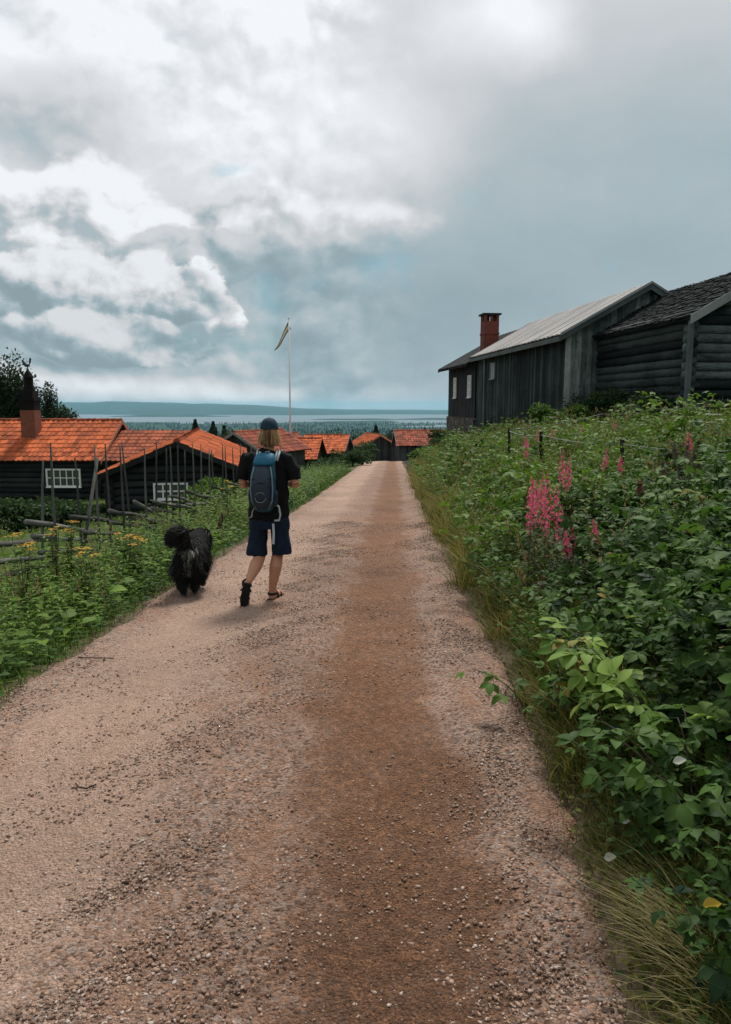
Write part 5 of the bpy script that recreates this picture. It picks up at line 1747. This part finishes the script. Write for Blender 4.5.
def spruce(px, py_top, Y, label, w=None):
    p = at(px, py_top, Y); g0 = gz(p[0], Y); h = p[2] - g0; w = w or h * .24
    o = thing('spruce_tree', label, 'tree', (p[0], Y, g0), random.random() * 6, 'conifers beyond the cabins')
    t = MB(); t.tube([(0, 0, -.5), (0, 0, h * .97)], [h * .018, h * .003], 7); t.build('trunk', 'bark', o, True)
    lv = Leaves(); n = 1500
    f = rng.random(n) ** .8; a = rng.random(n) * 6.28
    whorl = np.floor(f * 16) / 16
    r = w * (1 - f) ** .85 * (.35 + .65 * rng.random(n)) * (.75 + .5 * np.abs(np.sin(whorl * 40 + a * 2)))
    P = np.stack([r * np.cos(a) * .55, r * np.sin(a) * .55, h * (.10 + .88 * f)], -1)
    T = np.stack([np.cos(a), np.sin(a), rng.uniform(-.5, -.05, n)], -1)
    lv.leaves(P, T, np.array([[0, 0, 1.]]) + rng.normal(0, .3, (n, 3)), r * .6 + .15, .25 + .02 * h, .2, .0, prof=(.6, 1, .1))
    lv.build('crown', 'needle', o)
SPR = [(195, 418, 105, 'taller spruce top standing above the orange storehouse ridge'), (213, 420, 110, 'slim spruce right of the taller spruce above the orange storehouse ridge'), (224, 424, 120, 'short spruce behind the grey cabin, left of its gable'),
       (376, 424, 125, 'tallest dark spruce above the road end'), (425, 427, 130, 'low spruce above the brown roof')]
for s_ in SPR: spruce(*s_)
for px, py, Y, w, lab in ((322, 429, 110, 7.0, 'broad dark tree behind the long orange roof'), (345, 429, 100, 6.5, 'dark leafy tree behind the bright orange roof'), (392, 428, 105, 5.0, 'dark leafy tree behind the two end cabins'), (414, 427, 112, 6.0, 'dark leafy tree behind the brown roof'), (230, 428, 100, 5.0, 'dark leafy tree behind the grey cabin roof'), (372, 429, 98, 4.5, 'dark leafy tree left behind the dark end cabin')):
    tree('leafy_tree', lab, px, py, Y, w, .85, 'tree_leaf', .3, 1700, 'trees behind the end cabins', True, 14)

# broken dark branch standing in the weeds behind the dog
p = at(219, 540, 12.6); g0 = gz(p[0], 12.6)
o = thing('broken_branch', 'dark brown broken branch standing upright in the weeds behind the dog', 'branch', (p[0], 12.6, g0))
mb = MB(); mb.tube([(-.04, 0, -.1), (-.03, 0, .2), (.02, .02, .36), (.05, 0, .48), (.07, .02, .58)], [.045, .05, .04, .035, .02], 8); mb.build('stem', 'branch_wood', o, True)
mb = MB(); mb.tube([(-.02, 0, .25), (.08, -.02, .10), (.12, -.02, -.04)], [.03, .022, .014], 7); mb.build('side_branch', 'branch_wood', o, True)

# dry grass clump, stalk, leaves and twig at the road edge
def clump(px, py, Y, n, h, direction, label):
    p = at(px, py, Y); g0 = gz(p[0], Y)
    o = Leaves(); P = np.stack([rng.normal(0, .07, n), rng.normal(0, .10, n), np.full(n, -.01)], -1)
    d = nrm(np.array([direction]) + rng.normal(0, .35, (n, 3)) * np.array([1, 1, 0]))
    o.blades(P, h * rng.uniform(.5, 1.1, n), .0032, d, rng.uniform(.7, 1.2, n), None, 5)
    ob = o.build('dry_grass_clump', 'dry'); ob.location = (p[0], Y, g0); props(ob, label, 'grass clump')
def edge_clump(y, t, n, h, direction, label):
    x_ = float(road_r(y)) + t
    o = Leaves(); P = np.stack([rng.normal(0, .06, n), rng.normal(0, .11, n), np.full(n, -.01)], -1)
    d = nrm(np.array([direction]) + rng.normal(0, .35, (n, 3)) * np.array([1, 1, 0]))
    o.blades(P, h * rng.uniform(.5, 1.1, n), .0032, d, rng.uniform(.7, 1.2, n), None, 5)
    ob = o.build('dry_grass_clump', 'dry'); ob.location = (x_, y, gz(x_, y)); props(ob, label, 'grass clump')
edge_clump(1.95, .17, 260, .30, (-.8, .25, 0), 'straw coloured grass clump leaning over the gravel in the lower right')
edge_clump(1.55, .14, 160, .24, (-.8, -.3, 0), 'straw coloured grass clump lowest in the right corner')
edge_clump(4.3, .10, 120, .24, (-.7, -.2, 0), 'yellow dry grass clump at the gravel edge under the low raspberry bush')
edge_clump(7.4, .25, 140, .34, (-.5, -.2, 0), 'yellow dry grass clump at the road edge below the fireweed')


def on_road(px, py):
    d = ray(px, py); t = CAM_Z / (-d[2] - .054 * d[1]); return d * t + np.array([0, 0, CAM_Z])
a, b = on_road(505, 838), on_road(590, 902)
o = MB(); mid = (a + b) / 2; o.tube([tuple(a - mid + [0, 0, .02]), (0, .01, .025), tuple(b - mid + [0, 0, .05])], [.0018, .0022, .0025], 5)
ob = o.build('dry_stalk', 'rope'); ob.location = tuple(mid); props(ob, 'long pale dry stalk lying across the gravel at the right edge', 'stalk')
c = on_road(84, 789)
o = MB(); o.tube([(-.05, .03, .012), (-.02, -.01, .014), (.02, -.02, .014), (.05, .02, .012)], .0035, 6); ob = o.build('twig', 'dark_post'); ob.location = tuple(c); props(ob, 'small curved dark twig on the pale left wheel track', 'twig')
c = on_road(283 * .34 + 2, 660)
o = MB(); o.tube([(-.16, .02, .012), (0, -.01, .02), (.12, .0, .014)], .004, 6); ob = o.build('twig', 'branch_wood'); ob.location = tuple(c); props(ob, 'thin straight brown twig near the left road edge', 'twig')


def leaf_thing(name, px, py, Y, mat, size, label, cat='leaf'):
    p = at(px, py, Y)
    zz = max(p[2], gz(p[0], Y) + .02)
    l_ = Leaves(); l_.leaves(np.zeros((1, 3)), np.array([[.5, -.5, .5]]), np.array([[-.2, -.6, .7]]), size, size * .7, .3, .15)
    ob = l_.build(name, mat); ob.location = (p[0], Y, zz); props(ob, label, cat)
leaf_thing('yellow_leaf', 703, 905, 1.75, 'yellow_leaf', .045, 'single bright yellow leaf in the dark lower right undergrowth')
leaf_thing('pale_leaf', 604, 858, 2.45, 'pale_leaf', .045, 'pale greyish leaf on the ground at the right road edge')
leaf_thing('white_petal', 622, 822, 2.45, 'umbel_flower', .03, 'single small white petal in the dark undergrowth above the pale leaf', 'petal')
leaf_thing('dock_leaf', 673, 762, 2.2, 'pale_leaf', .04, 'small pale leaf tip in front of the shaded raspberry bush')

# ------------------------------------------------------------------ the walker
PX, PY = -.985, 7.45
man = thing('person', 'walker seen from behind in dark cap, black T-shirt, navy shorts and sandals on gravel', 'person', (PX, PY, float(zr(PY)) + .0))
Vc = Vector
body = MB()
tb = lambda pts, rad, seg=14: body.tube(pts, rad, seg)
# legs
tb([(.095, .0, .93), (.095, .02, .74), (.085, .05, .52), (.08, .055, .46)], [.085, .078, .058, .054])
tb([(.08, .055, .49), (.072, .03, .42), (.062, .0, .35), (.035, .0, .20), (.018, .01, .10), (.018, .01, .05)], [.058, .061, .066, .048, .038, .039])
tb([(-.095, .0, .93), (-.10, .01, .72), (-.095, .03, .50), (-.095, .03, .46)], [.085, .078, .058, .054])
tb([(-.093, .03, .49), (-.105, -.05, .435), (-.125, -.13, .385), (-.155, -.24, .315), (-.175, -.30, .275), (-.18, -.315, .262)], [.058, .061, .066, .048, .038, .038])
# right foot: planted, toes forward and a little out
body.ball((.018, -.005, .05), (.036, .042, .045))
tb([(.018, .0, .05), (.045, .10, .045), (.072, .17, .03), (.08, .20, .026)], [.036, .042, .043, .036])
for i in range(5):
    a = -.034 + .018 * i; l = (.235, .24, .235, .225, .21)[i]
    tb([(.065 + a, .175, .025), (.075 + a * 1.1 + .008, l + .005, .018)], [.013 if i else .016, .010], 8)
# left foot: toe on the ground, heel up, sole towards us
body.ball((-.185, -.315, .255), (.036, .036, .042))
tb([(-.185, -.31, .25), (-.205, -.285, .17), (-.225, -.25, .09), (-.232, -.23, .05)], [.036, .041, .043, .036])
for i in range(5):
    a = -.034 + .018 * i
    tb([(-.228 + a, -.235, .065), (-.234 + a, -.20, .018)], [.013, .010], 8)
# torso, neck, head
tb([(0, 0, .86), (0, .0, .95), (.0, .0, 1.08), (.0, .0, 1.25), (.0, .0, 1.38), (.0, .01, 1.46), (.005, .01, 1.50)], [(.15, .11), (.155, .115), (.14, .10), (.165, .11), (.18, .11), (.14, .085), (.07, .06)], 18)
tb([(.005, .005, 1.46), (.01, .015, 1.56), (.015, .02, 1.60)], [.062, .056, .058])
body.ball((.017, .03, 1.675), (.075, .095, .112), 18, 12)
body.ball((.017, .075, 1.615), (.052, .055, .05))
body.tube([(.017, .125, 1.68), (.017, .148, 1.655), (.017, .13, 1.645)], [.010, .014, .010], 8)
for sx in (-1, 1):
    body.ball((.017 + sx * .078, .025, 1.665), (.012, .022, .032), 8, 6)
    body.ball((.017 + sx * .032, .112, 1.685), (.014, .010, .009), 8, 6)


def arm(sx, sh, el, wr, hand_dir, palm_n):
    sh, el, wr = Vc(sh), Vc(el), Vc(wr)
    tb([sh, sh.lerp(el, .5), el], [.058, .048, .042]); tb([el, el.lerp(wr, .35), wr], [.043, .043, .028])
    hd = Vc(hand_dir).normalized(); pn = Vc(palm_n).normalized(); sd = hd.cross(pn).normalized()
    c = wr + hd * .05
    tb([wr, wr + hd * .03, wr + hd * .085], [(.026, .02), (.038, .018), (.04, .016)], 12)
    for i in range(4):
        off = sd * (-.030 + .020 * i); ln = (.068, .078, .073, .055)[i]
        k0 = wr + hd * .078 + off; k1 = k0 + hd * ln * .45 + pn * .012; k2 = k1 + hd * ln * .15 + pn * ln * .4; k3 = k2 - hd * ln * .25 + pn * ln * .18
        body.tube([k0, k1, k2, k3], [.0098, .0092, .0085, .0075], 8)
    t0 = wr + hd * .03 - sd * .03; body.tube([t0, t0 - sd * .025 + hd * .025 + pn * .012, t0 - sd * .02 + hd * .055 + pn * .03], [.013, .0115, .009], 8)


arm(1, (.195, .0, 1.43), (.285, -.03, 1.17), (.185, .20, 1.16), (-.55, .6, .45), (-.5, -.6, .2))
arm(-1, (-.195, .0, 1.43), (-.265, -.02, 1.17), (-.16, .20, 1.17), (.55, .6, .45), (.5, -.6, .2))
fuse(body, 'body', 'skin', man, .0065, 3)
# T-shirt
sh = MB()
sh.tube([(0, .0, .815), (0, 0, .86), (0, 0, 1.0), (0, 0, 1.2), (0, 0, 1.34), (0, .005, 1.42), (.0, .01, 1.475), (.005, .012, 1.505)], [(.205, .14), (.208, .145), (.20, .138), (.205, .135), (.212, .13), (.192, .115), (.12, .085), (.072, .065)], 22)
for sx in (-1, 1):
    sh.tube([(sx * .13, 0, 1.425), (sx * .20, -.003, 1.41), (sx * .255, -.015, 1.30), (sx * .272, -.02, 1.215)], [.075, .078, .074, .072], 14)
fuse(sh, 't_shirt', 'black_cloth', man, .008, 3, .020, 6)
# shorts
st = MB()
st.tube([(0, 0, .97), (0, 0, .90), (0, .0, .80), (0, .0, .74)], [(.175, .13), (.19, .135), (.205, .138), (.20, .13)], 20)
st.tube([(.10, .0, .83), (.112, .01, .70), (.120, .025, .56), (.122, .03, .475)], [(.102, .12), (.098, .116), (.098, .112), (.101, .113)], 18)
st.tube([(-.10, .0, .83), (-.112, .0, .70), (-.125, .005, .56), (-.13, .01, .475)], [(.10, .12), (.098, .112), (.098, .108), (.101, .11)], 18)
fuse(st, 'shorts', 'navy_cloth', man, .008, 3, .018, 7)
# pale drawcord hanging from the shorts
mb = MB(); mb.tube([(.062, -.145, .80), (.066, -.15, .70), (.06, -.148, .60)], [(.012, .005)] * 3, 8); mb.build('side_stripe', 'strap_grey', man)
# hair: shoulder length blond strands
hr = Leaves(); n = 1500
a = rng.uniform(.18 * math.pi, 1.82 * math.pi, n) - math.pi / 2 + math.pi   # all round except the face
a = rng.uniform(math.radians(-205), math.radians(25), n)
zt_ = rng.uniform(1.62, 1.72, n)
P = np.stack([.017 + .078 * np.cos(a), .03 + .098 * np.sin(a), zt_], -1)
Ln = (zt_ - 1.55) * rng.uniform(.45, 1.15, n)
o_ = np.stack([np.cos(a), np.sin(a), np.zeros(n)], -1)
T = o_ * (.10 + .45 * rng.random(n) ** 2)[:, None] + np.array([0, 0, -1.0]) + rng.normal(0, .08, (n, 3))
hv = np.clip(.08 + .85 * np.abs(np.cos(a)) ** 1.6 + rng.normal(0, .15, n), 0, 1)
hr.leaves(P, T, o_, Ln, .009, .1, 0, hv, prof=(.8, 1, 1, .8, .3))
hr.build('hair', 'hair', man)
# cap
cp_ = MB(); V = []; F = []
nu, nv = 24, 8
for j in range(nv + 1):
    th_ = math.pi / 2 * j / nv
    for i in range(nu):
        ph = 2 * math.pi * i / nu
        V.append((.017 + .092 * math.cos(ph) * math.cos(th_) ** .75, .03 + .112 * math.sin(ph) * math.cos(th_) ** .75, 1.70 + .108 * math.sin(th_)))
for j in range(nv):
    for i in range(nu): F.append((j * nu + i, j * nu + (i + 1) % nu, (j + 1) * nu + (i + 1) % nu, (j + 1) * nu + i))
cp_.add(V, F)
cp_.tube([(.017, .03, 1.800), (.017, .03, 1.812)], [.012, .008], 8)
co = cp_.build('cap', 'cap_cloth', man, True)
mb = MB(); mb.tube([(.017 - .0, .12, 1.715), (.017, .17, 1.708), (.017, .205, 1.70)], [(.078, .006), (.07, .006), (.045, .005)], 16); mb.build('peak', 'cap_cloth', co)
# sandals
def sandal(frame, name='sandal'):
    """frame maps sole space (x across, y heel->toe, z up from sole) to the man's space"""
    m = MB()
    out = [(-.036, -.05), (.036, -.05), (.042, .03), (.046, .12), (.040, .19), (.015, .225), (-.03, .215), (-.046, .15), (-.04, .06)]
    m.prism([tuple(frame @ Vc((p[0], p[1], -.018))) for p in out], tuple(frame.to_3x3() @ Vc((0, 0, .022))))
    for y_, h_ in ((.135, .055), (.05, .085)):
        m.tube([tuple(frame @ Vc((.048 * math.cos(t), y_ + .015 * math.sin(t), .0 + h_ * math.sin(t)))) for t in np.linspace(0, math.pi, 9)], [(.011, .004)] * 9, 8)
    m.tube([tuple(frame @ Vc((.045 * math.cos(t), .01 - .055 * math.sin(t), .055))) for t in np.linspace(-.3, math.pi + .3, 11)], [(.005, .014)] * 11, 8)
    m.build(name, 'sandal', man)
sandal(Matrix.Translation((.018, .0, .02)) @ Matrix.Rotation(R(-17), 4, 'Z'))
yv = Vc((-.049, .085, -.205)).normalized(); xv = Vc((1, .12, -.15)); xv = (xv - yv * xv.dot(yv)).normalized(); zv = xv.cross(yv)
fm = Matrix((xv, yv, zv)).transposed().to_4x4(); fm.translation = Vc((-.19, -.335, .235)) - zv * .028
sandal(fm)

man.scale = (.985, 1.0, 1.04)
# ---- backpack on his back
bp = thing('backpack', 'blue and navy daypack with pale straps worn on the back of the walker', 'backpack', (PX, PY, float(zr(PY))))
def rounded_loft(levels, e=3.0, seg=28):
    """levels: (z, cx, cy, rx, ry) superellipse rings"""
    m = MB(); V = []; F = []
    for (z, cx_, cy_, rx, ry) in levels:
        for k in range(seg):
            t = 2 * math.pi * k / seg; c, s_ = math.cos(t), math.sin(t)
            V.append((cx_ + rx * math.copysign(abs(c) ** (2 / e), c), cy_ + ry * math.copysign(abs(s_) ** (2 / e), s_), z))
    nl = len(levels)
    for i in range(nl - 1):
        for k in range(seg): F.append((i * seg + k, i * seg + (k + 1) % seg, (i + 1) * seg + (k + 1) % seg, (i + 1) * seg + k))
    F.append(tuple(range(seg))[::-1]); F.append(tuple(range((nl - 1) * seg, nl * seg)))
    return m.add(V, F)
bp.scale = (.84, .95, 1.03)
cx_ = -.03
m = rounded_loft([(.93, cx_ + .005, -.19, .06, .05), (.95, cx_ + .005, -.20, .10, .075), (1.02, cx_, -.215, .135, .095), (1.15, cx_, -.225, .15, .105), (1.28, cx_ + .005, -.22, .145, .10), (1.38, cx_ + .015, -.20, .128, .085), (1.44, cx_ + .025, -.185, .118, .06), (1.47, cx_ + .03, -.175, .10, .04)])
sdv = m.build('main_bag', 'pack_blue', bp, True)
m = rounded_loft([(1.385, cx_ + .015, -.215, .122, .088), (1.41, cx_ + .018, -.212, .126, .088), (1.455, cx_ + .025, -.195, .118, .072), (1.485, cx_ + .03, -.18, .10, .05), (1.495, cx_ + .03, -.175, .07, .03)])
m.build('top_flap', 'pack_flap', bp, True)
m = rounded_loft([(.975, cx_ - .005, -.285, .05, .03), (1.0, cx_ - .005, -.30, .09, .035), (1.1, cx_ - .005, -.325, .112, .035), (1.22, cx_, -.325, .108, .035), (1.32, cx_ + .005, -.305, .092, .03), (1.38, cx_ + .01, -.28, .07, .02)])
m.build('front_pocket', 'pack_dark', bp, True)
m = rounded_loft([(1.335, cx_ + .015, -.30, .05, .008), (1.345, cx_ + .015, -.303, .055, .012), (1.365, cx_ + .015, -.296, .045, .010)]); m.build('reflective_badge', 'strap_grey', bp, True)
for sx in (-1, 1):
    m = MB(); m.tube([(cx_ + sx * .07, -.285, .965), (cx_ + sx * .118, -.315, 1.05), (cx_ + sx * .128, -.328, 1.16), (cx_ + .003 + sx * .118, -.322, 1.27), (cx_ + .01 + sx * .092, -.292, 1.37)], .0085, 8); m.build('piping', 'trim_grey', bp, True)
m = MB(); m.tube([(cx_ + .062 * math.cos(t) - .012, -.366 + .10 * (.062 * math.cos(t)) ** 2 * 40, 1.085 + .048 * math.sin(t)) for t in np.linspace(0, 2 * math.pi, 21)], .0038, 6); m.build('pocket_trim', 'trim_grey', bp, True)
for sx, x0_ in ((-1, -.10), (1, .14)):
    for q_ in (-.016, .016):
        x_ = x0_ + q_
        m = MB(); m.tube([(x_ * .85 + .0, -.165, 1.42), (x_ * .95, -.125, 1.475), (x_ * 1.0, -.05, 1.505), (x_ * 1.02, .03, 1.51), (x_ * 1.03, .10, 1.47), (x_ * 1.03, .135, 1.36), (x_ * 1.15, .12, 1.2), (x_ * 1.5, .04, 1.08)], [(.012, .006)] * 8, 8); m.build('shoulder_strap', 'strap_grey', bp, True)
for sx in (-1, 1):
    m = rounded_loft([(.985, cx_ + sx * .125, -.20, .022, .05), (1.0, cx_ + sx * .14, -.205, .026, .06), (1.10, cx_ + sx * .152, -.21, .022, .062), (1.14, cx_ + sx * .152, -.212, .017, .06)]); m.build('side_pocket', 'pack_dark', bp, True)
    m = MB(); m.tube([(cx_ + sx * .148, -.19, 1.24), (cx_ + sx * .15, -.25, 1.245), (cx_ + sx * .122, -.315, 1.255), (cx_ + sx * .08, -.345, 1.26)], [(.009, .003)] * 4, 8); m.build('compression_strap', 'black_cloth', bp, True)
m = MB(); m.tube([(cx_ - .095, -.318, 1.19), (cx_ - .06, -.352, 1.215), (cx_, -.366, 1.225), (cx_ + .06, -.352, 1.215), (cx_ + .095, -.318, 1.19)], .004, 6); m.build('zip', 'black_cloth', bp, True)
m = MB(); m.tube([(-.005, -.19, 1.465), (.005, -.20, 1.505), (.045, -.20, 1.51), (.065, -.19, 1.465)], .007, 8); m.build('grab_loop', 'trim_grey', bp, True)
m = MB(); m.tube([(.09, -.21, 1.02), (.15, -.20, .98), (.165, -.19, .90), (.15, -.18, .845), (.09, -.17, .84)], [(.011, .005)] * 5, 8); m.build('hip_strap', 'strap_grey', bp, True)
m = MB(); m.tube([(-.13, -.2, .99), (-.165, -.19, .93), (-.175, -.18, .88), (-.21, -.14, .865)], [(.010, .005)] * 4, 8); m.build('hip_strap', 'strap_grey', bp, True)

# ------------------------------------------------------------------ the dog
DX, DY = -1.88, 7.72
dog = thing('dog', 'shaggy black dog with bushy tail, pale rump and white paws on the left road edge', 'dog', (DX, DY, float(zr(DY)) + .0), R(3))
# local axes: +y is the way it walks (away from the camera), x to its right
db = MB()
db.tube([(0, -.12, .40), (0, .0, .42), (0, .18, .43), (0, .36, .43), (0, .50, .44), (0, .58, .46)], [(.10, .12), (.135, .15), (.14, .155), (.14, .165), (.125, .16), (.09, .12)], 16)
db.tube([(0, .52, .46), (0, .64, .49), (0, .72, .50)], [.11, .085, .08], 14)
db.ball((0, .78, .50), (.085, .105, .085)); db.tube([(0, .82, .485), (0, .93, .455), (0, .965, .45)], [.055, .042, .032], 12)
for sx in (-1, 1):
    db.tube([(sx * .06, .74, .56), (sx * .10, .73, .54), (sx * .115, .75, .46)], [(.03, .015), (.035, .014), (.02, .01)], 8)
def dleg(pts, rad): db.tube(pts, rad, 12)
dleg([(-.075, -.03, .40), (-.075, .03, .28), (-.06, -.10, .165), (-.05, -.085, .04), (-.05, -.06, .025)], [.085, .06, .036, .03, .034])
dleg([(.075, -.01, .40), (.075, .10, .28), (.055, .00, .165), (.05, .02, .04), (.05, .05, .025)], [.085, .06, .036, .03, .034])
dleg([(-.075, .46, .40), (-.075, .44, .26), (-.07, .50, .15), (-.07, .53, .04), (-.07, .56, .025)], [.075, .05, .036, .03, .034])
dleg([(.075, .46, .40), (.075, .46, .26), (.07, .44, .15), (.07, .42, .04), (.07, .45, .025)], [.075, .05, .036, .03, .034])
for cx2, cy2 in ((-.05, -.045), (.05, .065), (-.07, .575), (.07, .465)): db.ball((cx2, cy2, .028), (.036, .052, .028))
db.tube([(0, -.07, .50), (0, -.13, .59), (-.005, -.13, .655), (-.05, -.11, .675), (-.10, -.10, .645), (-.145, -.10, .58)], [.05, .05, .055, .055, .045, .028], 12)
dbody = fuse(db, 'body', 'fur_skin', dog, .010, 4)
dog.scale = (.96, .95, 1.06)


def fur(me, n, fn, name, mat, filt, parent):
    me.calc_loop_triangles()
    nv = len(me.vertices); co = np.empty(nv * 3, np.float32); me.vertices.foreach_get('co', co); co = co.reshape(-1, 3)
    nt = len(me.loop_triangles); ti = np.empty(nt * 3, np.int32); me.loop_triangles.foreach_get('vertices', ti); ti = ti.reshape(-1, 3)
    A, B, C = co[ti[:, 0]], co[ti[:, 1]], co[ti[:, 2]]
    cr = np.cross(B - A, C - A); ar = np.linalg.norm(cr, axis=1); pick = rng.choice(nt, n, p=ar / ar.sum())
    r1 = np.sqrt(rng.random(n)); r2 = rng.random(n)
    P = A[pick] * (1 - r1)[:, None] + B[pick] * (r1 * (1 - r2))[:, None] + C[pick] * (r1 * r2)[:, None]
    N = nrm(cr[pick])
    k = filt(P); P, N = P[k], N[k]
    T, L, W = fn(P, N)
    lv = Leaves(); lv.leaves(P - N * .01, T, N + rng.normal(0, .2, N.shape), L, W, .25, 0, rng.random(len(P)) * .88, prof=(.7, 1, .6, .15))
    return lv.build(name, mat, parent)


tail_m = lambda P: (P[:, 2] > .555) & (P[:, 1] < -.01)
pale_m = lambda P: (P[:, 1] < -.02) & (P[:, 2] > .29) & (P[:, 2] < .52) & (np.abs(P[:, 0] - .01) < .062 + .02 * np.sin(P[:, 2] * 40))
pale_z = lambda P: (P[:, 1] < .0) & (P[:, 2] > .24) & (P[:, 2] < .58) & (np.abs(P[:, 0] - .01) < .066) & (rng.random(len(P)) < .93)
paw_m = lambda P: (P[:, 2] < .055)
def f_body(P, N):
    T = N * .42 + np.array([0, -.55, -.85]) * 1.0 + rng.normal(0, .19, P.shape)
    L = np.interp(P[:, 2], [0, .1, .2, .34, .6, .7], [.015, .05, .12, .18, .12, .08]) * rng.uniform(.7, 1.2, len(P)); return T, L, .010
def f_tail(P, N):
    c = np.array([-.06, -.15, .60]); o = P - c
    T = N * .5 + np.array([-.55, -.10, -.30]) + rng.normal(0, .16, P.shape); return T, rng.uniform(.06, .13, len(P)), .008
def f_pale(P, N):
    T = N * .5 + np.array([0, -.2, -.9]) + rng.normal(0, .2, P.shape); return T, rng.uniform(.05, .11, len(P)), .008
def f_paw(P, N): return N * .5 + np.array([0, .3, -.3]) + rng.normal(0, .2, P.shape), rng.uniform(.012, .025, len(P)), .008
fur(dbody.data, 26000, f_body, 'coat', 'fur', lambda P: ~tail_m(P) & ~pale_z(P) & ~paw_m(P), dog)
fur(dbody.data, 52000, f_tail, 'tail_plume', 'fur', tail_m, dog)
fur(dbody.data, 40000, f_pale, 'rump_fur', 'pale_fur', lambda P: pale_m(P), dog)['label'] = 'pale grey fur under the tail'
fur(dbody.data, 30000, f_paw, 'paw_fur', 'white_fur', paw_m, dog)['label'] = 'white paws'

# ------------------------------------------------------------------ haze: the air of the valley
hb = MB(); hb.box((-27000, -80, -260), (27000, 31000, 120))
def build_haze():
    mt = bpy.data.materials.new('haze_air'); mt.use_nodes = True
    t = mt.node_tree; t.nodes.clear()
    out = t.nodes.new('ShaderNodeOutputMaterial'); pv = t.nodes.new('ShaderNodeVolumePrincipled')
    pv.inputs['Color'].default_value = (.42, .80, 1.0, 1); pv.inputs['Density'].default_value = 4.0e-5
    t.links.new(pv.outputs[0], out.inputs['Volume'])
    M['haze_air'] = mt
    o = hb.build('haze', 'haze_air'); props(o, kind='stuff')
build_haze()
